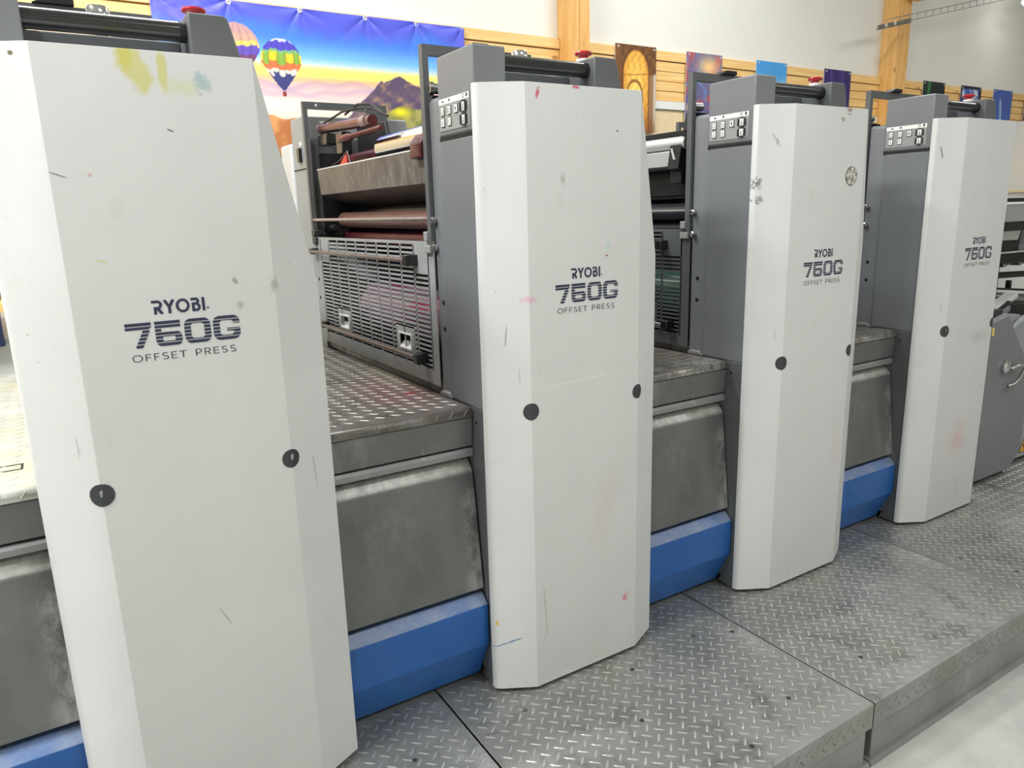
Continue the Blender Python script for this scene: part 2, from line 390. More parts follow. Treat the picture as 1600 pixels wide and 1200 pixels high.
THIN = {
 'O': (.98, glyph([('A', .46, .5, .46, .52, 0, 360)], .1)),
 'F': (.62, glyph([('L', .1, 0, .1, 1), ('L', .06, .95, .56, .95), ('L', .06, .5, .5, .5)], .1)),
 'S': (.70, glyph([('A', .34, .74, .27, .27, 30, 270), ('A', .34, .27, .29, .28, -150, 90)], .1)),
 'E': (.66, glyph([('L', .1, 0, .1, 1), ('L', .06, .95, .58, .95), ('L', .06, .5, .54, .5), ('L', .06, .05, .6, .05)], .1)),
 'T': (.70, glyph([('L', .0, .95, .68, .95), ('L', .34, 0, .34, .95)], .1)),
 'P': (.70, glyph([('L', .1, 0, .1, 1), ('L', .06, .95, .36, .95), ('L', .06, .42, .36, .42), ('A', .36, .685, .28, .315, -90, 90)], .1)),
 'R': (.74, glyph([('L', .1, 0, .1, 1), ('L', .06, .95, .36, .95), ('L', .06, .44, .36, .44), ('A', .36, .695, .28, .305, -90, 90), ('L', .36, .44, .62, .0)], .1)),
 ' ': (.5, lambda x, y: False),
}
def stripes(y, n=7, g=.036):
    k = y * n; return abs(k - round(k)) / n > g / 2 or round(k) in (0, n)
def g7(x, y): return y > .70 and 0 <= x <= .97 and not (x > .9 and y < .78) or seg_in(x, y, .80, .72, .42, -.02, .25) and y <= .72 and y >= 0
def g5(x, y):
    if y > .735: return 0 <= x <= .97
    if x < .24: return x >= 0 and (y > .2 or rr(x, y, 0, 1, 0, .9, .22))
    return (rr(x, y, -.3, 1, 0, .56, .2) and not rr(x, y, .26, .74, .19, .38, .06))
def g0(x, y): return rr(x, y, 0, 1, 0, 1, .26) and not rr(x, y, .25, .75, .2, .8, .1)
def gG(x, y):
    if x > .5 and .36 < y < .49: return x <= 1
    if x > .62 and .49 <= y < .66: return False
    return rr(x, y, 0, 1, 0, 1, .26) and not rr(x, y, .25, .75, .2, .8, .1)
def scan(b, f, x0, z0, sx, sz, W, y=-0.0006, rows=30, cols=96):
    for r in range(rows):
        ya, yb = r / rows, (r + 1) / rows; yc = (ya + yb) / 2
        on = False; st = 0
        for c in range(cols + 2):
            x = (c + .5) / cols * W - .02
            i = f(x, yc) if c <= cols else False
            if i and not on: on = True; st = x - .5 * W / cols
            if on and not i:
                on = False; e = x - .5 * W / cols
                b.add([(x0 + st * sx, y, z0 + ya * sz), (x0 + e * sx, y, z0 + ya * sz), (x0 + e * sx, y, z0 + yb * sz), (x0 + st * sx, y, z0 + yb * sz)], [(0, 1, 2, 3)])
def word(b, table, text, x0, x1, z0, h, rows=26, track=.1):
    tot = sum(table[c][0] + track for c in text) - track
    s = (x1 - x0) / tot; x = x0
    for c in text:
        wd, f = table[c]; scan(b, f, x, z0, s, h, wd + .06, rows=rows, cols=44); x += (wd + track) * s
def logo_top(b): word(b, BOLD, 'RYOBI', .121, .2095, 1.0635, .0245, 26, .07)
def logo_mark(b): 
    b.lathe((.2135, -.0004, 1.0685), [(.0019, 0), (.0019, -.0002)], 'y', 12)
def logo_num(b):
    z0, h = 1.0065, .0445
    for f, xa, xb in ((g7, .0745, .117), (g5, .1215, .1645), (g0, .1695, .2140), (gG, .2185, .2655)):
        wd = (xb - xa)
        scan(b, lambda x, y, f=f: f(x, y) and stripes(y), xa, z0, wd, h, 1.04, rows=56, cols=70)
def logo_sub(b): word(b, THIN, 'OFFSET PRESS', .0795, .2555, .9825, .0125, 20, .14)

# ================================================================== setting
X0, X1, Y0, ZC = -4.5, 13.0, -5.0, 4.4
struct('floor', lambda b: b.box(X0, X1, Y0, YW, ZF - .1, ZF), M['floor'])
struct('ceiling', lambda b: b.box(X0, X1, Y0, YW, ZC, ZC + .1), M['ceiling'])
wb = struct('wall_back', lambda b: b.box(X0, X1, YW, YW + .1, ZF, ZC), M['wall'])
struct('wall_left', lambda b: b.box(X0 - .1, X0, Y0, YW, ZF, ZC), M['wall'])
struct('wall_right', lambda b: b.box(X1, X1 + .1, Y0, YW, ZF, ZC), M['wall'])
struct('wall_front', lambda b: b.box(X0, X1, Y0 - .1, Y0, ZF, ZC), M['wall'])
# boards of the timber band, one by one, between the posts
posts = [(-.55, -.39), (3.153, 3.31), (6.866, 7.06), (10.6, 10.8)]
bays = [(-4.4, -.55), (-.39, 3.153), (3.31, 6.866), (7.06, 10.6)]
tops = [2.372, 2.300, 2.230, 2.160, 2.090]
for (a, c) in bays:
    for i, zt in enumerate(tops):
        th = .032 if i == 0 else .020 + .002 * (i % 2)
        part('plank', lambda b: b.box(a + .004, c - .004, YW - th, YW, zt - .066, zt), M['wood'], wb, bevel=.002, seg=1)
    part('trim_strip', lambda b: b.box(a + .004, c - .004, YW - .03, YW, 1.962, 2.020), M['white'], wb, bevel=.002, seg=1)
    for i in range(4):
        part('board', lambda b: b.box(a + .004, c - .004, YW - .014, YW, 1.955 - .2 * (i + 1) + .003, 1.955 - .2 * i), M['wood_pale'], wb, bevel=.002, seg=1)
for i, (a, c) in enumerate(posts):
    p = struct('trim_%d' % (i + 1), lambda b: b.box(a, a + (c - a) * .48 - .002, 2.845, YW, ZF, ZC), M['wood_post'], bevel=.004)
    struct('laminate', lambda b: b.box(a + (c - a) * .48, c, 2.842, YW, ZF, ZC), M['wood_post'], p, .004)

# ceiling luminaires
for i, (x, y, z, sx, sy, pw) in enumerate(LAMPS):
    where = ['left of the press', 'in front of the first press towers', 'in front of the last press towers', 'over the drive side, near the banner', 'over the middle of the press', 'over the delivery end'][i]
    t = thing('ceiling_lamp', (x, y, z), 'long white ceiling lamp hanging ' + where, 'lamp', 'long ceiling lamps over the press')
    part('lamp_housing', lambda b: b.box(-sx / 2 - .02, sx / 2 + .02, -sy / 2 - .02, sy / 2 + .02, .012, .07), M['white'], t, bevel=.004)
    for s in (-1, 1):
        part('hanger', lambda b: b.tube((s * sx * .4, 0, .07), (s * sx * .4, 0, ZC - z), .004, 8), M['steel'], t)
    ld = bpy.data.lights.new('lamp_light', 'AREA'); ld.shape = 'RECTANGLE'; ld.size = sx; ld.size_y = sy; ld.energy = pw; ld.color = (.985, .993, 1.0)
    lo = bpy.data.objects.new('lamp_light', ld); C.objects.link(lo); lo.parent = t; lo.location = (0, 0, .0)

# ================================================================== footplates
def lug_mesh(b, pts, plane='z', h=.0011, L=.0305, W=.0056):
    """pts: (p, q, angle, level). plane z: on a flat top; plane y: on the vertical lip facing -y"""
    for (p, q, a, lv) in pts:
        ca, sa = math.cos(a), math.sin(a)
        fp = [(-.5, 0), (-.22, -.5), (.22, -.5), (.5, 0), (.22, .5), (-.22, .5)]
        top = [(-.24, 0), (.24, 0)]
        vs = []
        for (u, v) in fp: vs.append((p + u * L * ca - v * W * sa, q + u * L * sa + v * W * ca, 0))
        for (u, v) in top: vs.append((p + u * L * ca - v * W * sa, q + u * L * sa + v * W * ca, h))
        if plane == 'z': vv = [(x, y, lv + z) for x, y, z in vs]; fl = 1
        else: vv = [(x, lv - z, y) for x, y, z in vs]; fl = -1
        fs = [(0, 1, 6), (1, 2, 7, 6), (2, 3, 7), (3, 4, 7), (4, 5, 6, 7), (5, 0, 6)]
        b.add(vv, [f[::fl] for f in fs])
AX, AY = .0395, .0206
def lattice(x0, x1, y0, y1, ox=1.233, oy=-.164):
    out = []
    for j in range(math.ceil((y0 - oy) / AY), math.floor((y1 - oy) / AY) + 1):
        odd = j % 2; y = oy + j * AY
        for i in range(math.ceil((x0 - ox) / AX) - 1, math.floor((x1 - ox) / AX) + 2):
            x = ox + i * AX + (AX / 2 if odd else 0)
            if x0 <= x <= x1: out.append((x, y, math.radians(45 if odd else -43)))
    return out
def fast(b, name, mat, parent, kind='stuff'):
    me = bpy.data.meshes.new(name); me.from_pydata(b.v, [], b.f); me.update()
    return link(name, me, mat, parent, kind=kind)
YE = -.520
seams = [-1.10, -.208, .690, 1.592, 2.483, 3.380, 5.2]
plate_lab = ['footplate section at the left end, below the nearest white tower', 'chequered steel footplate section in front of the nearest white tower, behind the first seam',
             'chequered steel footplate section at bottom centre, in front of the second white tower', 'chequered steel footplate section in front of the third white tower, pale scuff by the seam',
             'chequered steel footplate section in front of the fourth white tower', 'farthest chequered steel footplate section, below the grey cover with a latch']
screws = [(0.535, -0.05), (0.843, -0.046), (1.43, -0.386), (1.215, -0.451), (1.741, -0.383), (1.436, -0.046), (1.548, -0.095), (1.062, -0.241), (2.616, -0.383), (2.56, -0.228), (1.18, -.07), (3.30, -.38), (2.32, -.06), (0.30, -.38)]
for i in range(6):
    a, c = seams[i] + .0026, seams[i + 1] - .0026
    cx = (a + c) / 2
    t = thing('footplate', (cx, -.19, ZF), plate_lab[i] if i else 'chequered steel ' + plate_lab[0], 'footplate', 'footplate sections along the press')
    z0 = -ZF
    def top(b):
        zt = ZP + z0
        b.prism([(YE + .19, zt - .071), (YE + .19 + .003, zt - .071), (YE + .19 + .003, zt - .004), (1.50 + .19, zt - .004), (1.50 + .19, zt), (YE + .19 + .003, zt), (YE + .19, zt - .003)], a - cx, c - cx, 'x')
    part('plate', top, M['tread'], t, bevel=.0012)
    b = MB()
    pts = [(x - cx, y + .19, an, ZP + z0) for (x, y, an) in lattice(a + .012, c - .012, YE + .016, .132)]
    lug_mesh(b, pts)
    lp = [(x - cx, z, an, YE + .19) for (x, z, an) in lattice(a + .012, c - .012, ZP + z0 - .064, ZP + z0 - .012, 1.233, .1)]
    b2 = MB(); lug_mesh(b2, lp, 'y')
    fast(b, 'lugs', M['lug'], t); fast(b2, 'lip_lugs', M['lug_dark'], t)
    part('riser', lambda b: b.box(a - cx + (.012 if i == 3 else 0), c - cx - (.012 if i == 2 else 0), YE + .008 + .19, YE + .03 + .19, .008, ZP + z0 - .005), M['riser'], t, bevel=.002)
    part('floor_angle', lambda b: b.prism([(YE - .004 + .19, 0), (YE + .03 + .19, 0), (YE + .03 + .19, .014), (YE + .19, .014), (YE - .004 + .19, .004)], a - cx, c - cx, 'x'), M['riser'], t)
    for (x, y) in screws:
        if a < x < c:
            part('screw', lambda b: b.lathe((x - cx, y + .19, ZP + z0), [(.0062, 0), (.0062, .0008), (.005, .0012), (.0026, .0012), (.0024, .0004)], 'z', 14), M['cap'], t)

# ================================================================== printing towers
COVER_LABEL = ['nearest and largest off-white press tower, yellow ink smears at its top',
               'second off-white press tower, open ink tray on its left, dark plugs at mid height',
               'third off-white press tower, round grey sticker near its upper right edge',
               'farthest of the four off-white press towers, rosy smear low on its front']
def cover_mesh(b):
    H = 1.5; out = [(-.096, .070), (-.096, .061), (-.0925, .0535), (-.085, .0475), (0, 0), (.3365, 0), (.4335, .0466), (.4335, .070)]
    def ring(z):
        k = 0 if z <= 1.1 else (z - 1.1) / .4
        r = []
        for (x, y) in out:
            if x > .4: x2 = x + (.3365 - x) * k; y2 = (0 + (y) * (1 - k)) if y < .06 else y; r.append((x2, y2, z))
            else: r.append((x, y, z))
        return r
    vs = []; n = len(out)
    rings = [ring(0), ring(1.1), ring(H - .0001)]
    for R in rings: vs += R
    # keep the last ring from collapsing completely
    q = 2 * n + n - 2; vs[q] = (.3375, .0006, H)
    fs = [tuple(range(n)), tuple(range(3 * n - 1, 2 * n - 1, -1))]
    for j in range(2):
        for i in range(n): fs.append((j * n + i, j * n + n + i, j * n + n + (i + 1) % n, j * n + (i + 1) % n))
    b.add(vs, fs)
def plug_wrap(b, cx, cz, r, sgn, seg=16):
    """a thin rubber disc that folds over the cover's corner line"""
    def surf(x, off):
        if sgn < 0:   # left fold: beyond x<0 follow the chamfer
            d = x - cx
            if d < 0: dx, dy = -.0876, .0489; L = math.hypot(dx, dy); return (cx + dx / L * -d, dy / L * -d - off)
            return (x, -off)
        d = x - cx
        if d > 0: dx, dy = .097, .0466; L = math.hypot(dx, dy); return (cx + dx / L * d, dy / L * d - off)
        return (x, -off)
    xs = [-1, -.9, -.7, -.4, 0, .4, .7, .9, 1]
    vs = []; 
    for off in (0.0, .0014):
        for s in xs:
            hgt = r * math.sqrt(max(0, 1 - s * s)); k = r if off == 0 else r * .97
            x, y = surf(cx + s * k, off)
            vs.append((x, y, cz - hgt * (k / r))); vs.append((x, y, cz + hgt * (k / r)))
    n = len(xs); fs = []
    for j in range(n - 1):
        a = 2 * j; o = 2 * n
        fs.append((o + a, o + a + 2, o + a + 3, o + a + 1)); fs.append((a, a + 2, o + a + 2, o + a)); fs.append((a + 1, o + a + 1, o + a + 3, a + 3))
    b.add(vs, fs)

def tower(k):
    t = thing('press_tower', (k * P, 0, ZP), COVER_LABEL[k], 'printing press', 'press towers with white covers')
    dz = -ZP
    cv = part('front_cover', cover_mesh, COVERS[k], t, 'cover', bevel=.006, seg=3, dz=dz)
    part('corner_plug', lambda b: plug_wrap(b, .0, .7527, .0215, -1), M['cap'], cv, 'plugL', label='dark round rubber plug on the left corner line')
    part('corner_plug', lambda b: plug_wrap(b, .3365, .7533, .0195, 1), M['cap'], cv, 'plugR', label='dark round rubber plug on the right corner line')
    if k in (0, 3):
        for (px_, pz_) in ((-.0005, .757), (.337, .757)):
            part('paint_scuff', lambda b: b.prism([(px_ - .002, pz_ - .006), (px_ + .001, pz_ - .007), (px_ + .003, pz_ + .004), (px_ + .001, pz_ + .007), (px_ - .003, pz_ + .003)], -.0021, -.0017), M['panelgrey'], cv, label='pale scuff on the plug')
    part('brand_lettering', logo_top, M['navy'], cv, 'lt'); part('registered_mark', logo_mark, M['cap'], cv, 'lm')
    part('model_lettering', logo_num, M['navy'], cv, 'ln'); part('type_lettering', logo_sub, M['inkblack'], cv, 'ls')
    # body (machine side frame with its sheet covers)
    def body(b): b.prism([(-.086, 0.02), (.425, 0.02), (.425, 1.13), (.345, 1.47), (.338, 1.496), (-.086, 1.496)], .074, .236)
    bd = part('side_housing', body, M['grey'], t, 'body', bevel=.003, dz=dz)
    part('upper_side_panel', lambda b: b.prism([(.0755, .754), (.237, .754), (.237, 1.393), (.0755, 1.393)], -.0885, -.0855, 'x'), M['grey'], bd, 'usp', bevel=.0012, seg=1)
    part('panel_groove', lambda b: b.box(-.0878, -.0856, .0755, .2465, 1.3935, 1.4035), M['matt'], bd, 'pg')
    def lsp(b): b.prism([(.062, -.004), (.1385, -.004), (.090, .105), (.090, .24), (.145, .60), (.145, .72), (.16, .7495), (.0755, .7495), (.0755, .1)], -.0885, -.0855, 'x')
    part('lower_side_panel', lsp, M['grey_dark'], bd, 'lsp', bevel=.001, seg=1)
    part('panel_screw', lambda b: b.lathe((-.0885, .118, .715), [(.004, 0), (.004, -.001), (.002, -.0014)], 'x', 12), M['matt'], bd, 'ps')
    def post(b): b.prism([(-.084, 0.02), (.36, 0.02), (.36, 1.45), (-.076, 1.50), (-.084, 1.49)], .237, .306)
    ps = part('frame_post', post, M['grey'], t, 'post', bevel=.003, dz=dz)
    part('post_foot', lambda b: b.prism([(.238, .752), (.302, .752), (.302, .758), (.290, .766), (.250, .766)], -.096, -.083, 'x'), M['panel_lt'], ps, 'pf', bevel=.003)
    for z in (1.000, .931):
        part('hole_plug', lambda b: b.lathe((-.084, .276, z), [(.0062, 0), (.0062, -.0012), (.005, -.0016)], 'x', 16), M['matt'], ps, 'hp%d' % int(z * 1000))
    # head with the push-button panel
    hd = part('control_head', lambda b: b.prism([(-.088, 1.404), (-.003, 1.404), (-.003, 1.5835), (-.088, 1.5835)], .072, .247), M['grey'], t, 'head', bevel=.004, seg=3, dz=dz)
    bp = part('button_panel', lambda b: b.box(-.0895, -.0875, .091, .240, 1.415, 1.488), M['panelgrey'], t, 'bp', bevel=.0006, seg=1, dz=dz, label='grey panel of white push buttons with a white header strip')
    part('header_strip', lambda b: b.box(-.0901, -.089, .0915, .2395, 1.4745, 1.4875), M['white'], bp, 'hs')
    part('header_symbols', lambda b: [b.box(-.0904, -.0899, *q) for q in ((.214, .222, 1.479, 1.483), (.183, .189, 1.479, 1.485), (.098, .105, 1.478, 1.486), (.114, .1155, 1.478, 1.486), (.121, .1225, 1.478, 1.486), (.114, .1225, 1.4775, 1.479), (.114, .1225, 1.485, 1.4862))], M['cap'], bp, 'hy')
    for (y, z, g) in ((.220, 1.459, 'r'), (.186, 1.459, 's'), (.152, 1.459, 'd'), (.220, 1.434, 'l'), (.186, 1.434, 'z')):
        part('button_bezel', lambda b: b.box(-.0905, -.0893, y - .0085, y + .0085, z - .0105, z + .0105), M['cap'], bp, 'bz%s' % g, bevel=.0004, seg=1)
        def btn(b):
            b.box(-.0925, -.0900, y - .0068, y + .0068, z - .0088, z + .0088)
        part('push_button', btn, M['white'], bp, 'pb' + g, bevel=.0008, seg=2)
        def sym(b):
            x0_, x1_ = -.0929, -.0924
            if g == 'r': b.box(x0_, x1_, y - .004, y + .004, z + .003, z + .004); b.box(x0_, x1_, y - .004, y - .003, z - .004, z + .003); b.box(x0_, x1_, y - .004, y + .004, z - .005, z - .004); b.box(x0_, x1_, y + .003, y + .004, z - .005, z)
            if g == 's': b.box(x0_, x1_, y - .004, y + .004, z + .003, z + .004); b.box(x0_, x1_, y - .004, y - .003, z - .005, z + .003); b.box(x0_, x1_, y + .003, y + .004, z - .005, z + .003); b.box(x0_, x1_, y - .004, y + .004, z - .005, z - .004)
            if g == 'd': b.prism([(y - .002, z - .006), (y + .0015, z - .003), (y + .003, z), (y + .0015, z + .003), (y - .002, z + .006)], x0_, x1_, 'x')
            if g == 'l': b.box(x0_, x1_, y - .0015, y, z - .005, z + .005); b.box(x0_, x1_, y - .003, y + .003, z - .005, z - .004)
            if g == 'z': b.box(x0_, x1_, y - .003, y + .003, z + .003, z + .0042); b.box(x0_, x1_, y - .003, y + .003, z - .0005, z + .0007); b.box(x0_, x1_, y - .003, y + .003, z - .005, z - .0038)
        part('button_symbol', sym, M['cap'], bp, 'sy' + g)
    for z in (1.459, 1.431):
        def gd(b):
            b.box(-.096, -.0893, .1010, .1045, z - .0105, z + .0105); b.box(-.096, -.0893, .1245, .128, z - .0105, z + .0105)
            b.box(-.094, -.0893, .107, .122, z + .0105, z + .0135); b.box(-.094, -.0893, .107, .122, z - .0135, z - .0115)
        part('button_guard', gd, M['cap'], bp, 'bg%d' % int(z * 1e3), bevel=.0006, seg=1)
        part('push_button', lambda b: b.box(-.0935, -.0893, .1075, .1215, z - .0095, z + .0095), M['white'], bp, 'pbg%d' % int(z * 1e3), bevel=.0008)
        part('button_symbol', lambda b: (b.box(-.0940, -.0934, .1135, .1155, z - .005, z + .005), b.box(-.0940, -.0934, .111, .118, z - .006, z - .0045)), M['cap'], bp, 'syg%d' % int(z * 1e3))
    # right-hand head block, recess rail, grab bar
    part('end_block', lambda b: b.prism([(.250, 1.497), (.3375, 1.497), (.334, 1.517), (.3190, 1.577), (.312, 1.5835), (.250, 1.5835)], .072, .247), M['grey_dark'], t, 'eb', bevel=.003, dz=dz)
    part('recess_wall', lambda b: b.box(-.003, .250, .176, .300, 1.496, 1.553), M['grey_dark'], t, 'rw', bevel=.003, dz=dz)
    part('gusset', lambda b: b.prism([(-.002, 1.497), (.040, 1.497), (-.002, 1.56)], .170, .175), M['grey_dark'], t, 'gs', dz=dz)  # small dark grey triangle in the recess corner
    gb = part('grab_bar', lambda b: b.tube((-.003, .108, 1.5565), (.250, .108, 1.5565), .0175, 28), M['black'], t, 'gb', dz=dz)
    part('bar_collar', lambda b: b.tube((.238, .108, 1.5565), (.250, .108, 1.5565), .0182, 28), M['matt'], gb, 'gbc')
    kn = part('top_knob', lambda b: b.lathe((.120, .205, 1.553), [(.011, 0), (.011, .030), (.020, .036), (.020, .050), (.016, .055), (.004, .056)], 'z', 28), M['chrome'], t, 'tk', dz=dz)
    part('top_switch_box', lambda b: b.box(.150, .215, .205, .245, 1.553, 1.598), M['matt'], t, 'ts', bevel=.003, dz=dz)
    es = part('emergency_stop', lambda b: b.lathe((.276, .150, 1.5835), [(.012, 0), (.012, .014), (.0210, .018), (.0220, .0215), (.020, .025), (.010, .0275), (.002, .028)], 'z', 28), M['red'], t, 'es', dz=dz, label='red mushroom stop button')
    part('stop_collar', lambda b: b.lathe((.276, .150, 1.5835), [(.018, 0), (.018, .008), (.0135, .009)], 'z', 24), M['white'], es, 'sc')
    # plate frame (near side) with its window, and its twin on the far side
    def fr(b, y0, y1, zt=1.627):
        x0, x1 = -.094, .225
        def bx(a, c, d, e): b.box(a, c, y0, y1, d, e)
        bx(x0, -.078, 1.128, zt); bx(-.078, x1, zt - .024, zt); bx(-.078, x1, 1.128, 1.500); bx(.150, x1, 1.500, zt - .024)
    part('frame_plate', lambda b: fr(b, .310, .330), M['grey_dark'], t, 'fp1', dz=dz, label='near frame plate with a rectangular window')
    fb = part('frame_plate', lambda b: fr(b, 1.300, 1.320), M['grey_dark'], t, 'fp2', dz=dz, label='far frame plate with a rectangular window')
    for z in (1.207, 1.140):
        part('frame_bolt', lambda b: b.lathe((-.0885, .295, z), [(.0085, 0), (.0085, -.008), (.0055, -.010), (.0055, -.006)], 'x', 16), M['chrome'] if z < 1.2 else M['steel'], ps, 'fb%d' % int(z * 1e3))
    for (x, z) in ((-.045, 1.615), (.14, 1.612), (.185, 1.545)):
        part('plate_hole', lambda b: b.lathe((x, 1.300, z), [(.005, 0), (.005, -.0015), (.003, -.002)], 'y', 12), M['silver'], fb, 'ph%d' % int(x * 1e3))
    part('hinge_block', lambda b: b.prism([(.020, 1.627), (.09, 1.627), (.09, 1.640), (.045, 1.640)], .300, .335), M['matt'], t, 'hb', bevel=.002, dz=dz)
    nb = part('index_knob', lambda b: b.lathe((-.062, .352, 1.533), [(.017, 0), (.017, .012), (.013, .014), (.013, .05)], 'x', 20), M['steel'], t, 'ik', dz=dz)
    part('knob_core', lambda b: b.lathe((-.0635, .352, 1.533), [(.008, 0), (.008, .004)], 'x', 16), M['matt'], nb, 'ikc')
    part('knob_bracket', lambda b: b.prism([(-.07, 1.46), (.02, 1.46), (.02, 1.515), (-.06, 1.515)], .334, .372), M['matt'], t, 'kb', bevel=.003, dz=dz)
    # drive-side twin housings beyond
    dh = part('drive_side_housing', lambda b: b.prism([(-.088, .0), (.42, 0), (.42, 1.14), (.33, 1.51), (.317, 1.583), (-.088, 1.583)], 1.335, 1.490), M['grey_light'], t, 'dsh', bevel=.004, dz=dz)
    part('housing_seam', lambda b: b.box(-.0888, -.0878, 1.338, 1.488, 1.397, 1.402), M['matt'], dh, 'hsm')
    part('housing_latch', lambda b: b.box(-.100, -.088, 1.375, 1.405, 1.425, 1.475), M['black'], dh, 'hl', bevel=.002)
    part('latch_label', lambda b: b.box(-.0892, -.0878, 1.370, 1.395, 1.482, 1.497), M['white'], dh, 'll')
    part('drive_side_cover', lambda b: b.prism([(-.096, 0.02), (.4335, .02), (.4335, 1.1), (.34, 1.5), (-.096, 1.5)], 1.490, 1.63), COVERS[3], t, 'dsc', bevel=.01, seg=3, dz=dz)
    fpst = part('far_frame_post', lambda b: b.box(-.086, .36, 1.273, 1.335, .02, 1.128), M['grey_light'], t, 'ffp', bevel=.002, dz=dz)
    for z in (1.000, .931):
        part('hole_plug', lambda b: b.lathe((-.086, 1.304, z), [(.0062, 0), (.0062, -.0012), (.005, -.0016)], 'x', 16), M['matt'], fpst, 'hq%d' % int(z * 1000))
    part('tread_upstand', lambda b: b.box(-.078, -.074, .308, 1.272, .750, .790), M['tread_dark'], t, 'tu', dz=dz)
    # inner machine: enclosing plates
    part('inner_plate', lambda b: b.box(.13, .15, .331, 1.299, .80, 1.455), M['dark_in'], t, 'ip', dz=dz, label='dark plate behind the rollers')
    for q_, (ya_, yb_) in enumerate(((1.285, 1.299), (.331, .345))): part('inner_frame', lambda b: b.box(-.05, .129, ya_, yb_, .80, 1.45), M['dark_in'], t, 'if%d' % q_, dz=dz)
    part('lower_housing', lambda b: b.box(-.06, .42, .331, 1.299, .02, .80), M['dark_in'], t, 'lh', dz=dz)
    part('rear_guard', lambda b: b.prism([(.15, .80), (.42, .80), (.42, 1.14), (.34, 1.42), (.15, 1.42)], .331, 1.299), M['grey_dark'], t, 'rg', bevel=.004, dz=dz)
    # guard grille
    def grille(b):
        x0, x1 = -.0900, -.0875
        z0, z1 = .772, 1.155; ya, yb = .308, 1.272
        rows = 26; zb, zt = .806, 1.146; ph = (zt - zb) / rows
        cy = [.345 + .0895 * i for i in range(11)]
        def full(y0, y1, za, zc): b.box(x0, x1, y0, y1, za, zc)
        full(ya, yb, z0, zb); full(ya, yb, zt, z1)
        full(ya, cy[0], zb, zt); full(cy[10], yb, zb, zt)
        full(cy[0], cy[1], zt - 6 * ph, zt); full(cy[9], cy[10], zt - 6 * ph, zt)   # solid corners of the upper rows
        openings = [(.482, .563), (.997, 1.078)]
        for r in range(rows):
            za = zb + r * ph
            c0, c1 = (0, 10) if r < rows - 6 else (1, 9)
            ys = [cy[c0]]
            if .830 < za < .905:
                for (p_, q_) in openings: ys += [p_ - .022, q_ + .022]
            ys.append(cy[c1])
            for i in range(0, len(ys), 2): full(ys[i], ys[i + 1], za, za + ph * .44)
        for i in range(11):
            full(cy[i] - .003, cy[i] + .003, zb, zt)
        for (p_, q_) in openings:
            full(p_ - .026, p_, .832, .915); full(q_, q_ + .026, .832, .915); full(p_, q_, .890, .915); full(p_, q_, .832, .846)
    gm = M['grille'] if k < 2 else M['grey_dark']
    gr = part('guard_grille', grille, gm, t, 'gr', dz=dz, kind='stuff', label='slotted guard in front of the cylinders')
    for (p_, q_) in ((.482, .563), (.997, 1.078)):
        def hnd(b):
            x0, x1 = -.0925, -.0895
            b.box(x0, x1, p_ - .005, q_ + .005, .888, .893); b.box(x0, x1, p_ - .005, p_, .846, .888); b.box(x0, x1, q_, q_ + .005, .846, .888)
            b.prism([(x0, .843), (-.072, .862), (-.072, .866), (x0, .849)], p_ - .005, q_ + .005)
        part('finger_pull', hnd, M['white'], gr, 'fl%d' % int(p_ * 100), bevel=.0008, seg=1)
        part('pull_back', lambda b: b.box(-.074, -.071, p_, q_, .846, .89), M['matt'], gr, 'fk%d' % int(p_ * 100))
    for z, ya, yb in (((1.103, .43, 1.285), (.838, .395, 1.225)) if k else ()):
        rd = part('guard_rod', lambda b: b.path([(-.112, ya, z)] + [(-.112 + .001 * math.sin(i), ya + (yb - ya) * i / 8, z) for i in range(1, 9)], .0066, 10), M['brownrod'] if k == 1 else M['steel'], t, 'gd%d' % int(z * 100), dz=dz)
        part('rod_bracket', lambda b: b.box(-.124, -.088, ya - .022, ya + .008, z - .014, z + .016), M['black'], rd, 'gdb%d' % int(z * 100), bevel=.003)
        part('rod_bracket', lambda b: b.box(-.116, -.088, yb - .012, yb + .028, z - .010, z + .012), M['black'], rd, 'gdc%d' % int(z * 100), bevel=.003)
    part('cross_rod', lambda b: b.tube((-.088, .30, 1.212), (-.088, 1.335, 1.216), .0055, 14), M['pinkrod'] if k == 1 else M['steel'], t, 'cr', dz=dz)
    part('side_strut', lambda b: b.box(-.088, -.080, 1.287, 1.297, 1.13, 1.50), M['steel'], t, 'ss', dz=dz)
    for q_, bx_ in enumerate(((-.10, -.07, 1.27, 1.305, 1.160, 1.180), (-.10, -.085, 1.262, 1.30, 1.130, 1.155))): part('guard_clamp', lambda b: b.box(*bx_), M['cap'], t, 'gcl%d' % q_, bevel=.002, dz=dz)
    for q_, bx_ in enumerate(((-.10, -.08, .325, .345, 1.156, 1.180), (-.10, -.0905, .312, .345, 1.125, 1.145))): part('guard_clamp', lambda b: b.box(*bx_), M['panelgrey'], t, 'gcr%d' % q_, bevel=.002, dz=dz)
    # cylinders and rollers across the tower
    blk = M['blackroll']
    cyl = M['magenta'] if k == 1 else (M['greenroll'] if k == 2 else blk)
    part('blanket_cylinder', lambda b: b.tube((.030, .346, .925), (.030, .985, .925), .078, 48), cyl, t, 'bc', dz=dz)
    part('cylinder_bearer', lambda b: b.tube((.030, .985, .925), (.030, 1.284, .925), .078, 48), M['dark_in'], t, 'bb', dz=dz)  # far stretch of the cylinder, its dark reflections put into the colour
    part('form_roller', lambda b: b.tube((.004, .346, 1.209), (.004, 1.22, 1.213), .027, 32), M['brownroll'] if k == 1 else blk, t, 'fr', dz=dz, label='brown rubber roller' if k == 1 else None)
    part('lower_roller', lambda b: b.tube((.03, .346, 1.150), (.03, 1.25, 1.150), .026, 28), M['maroon'] if k == 1 else blk, t, 'lr', dz=dz)
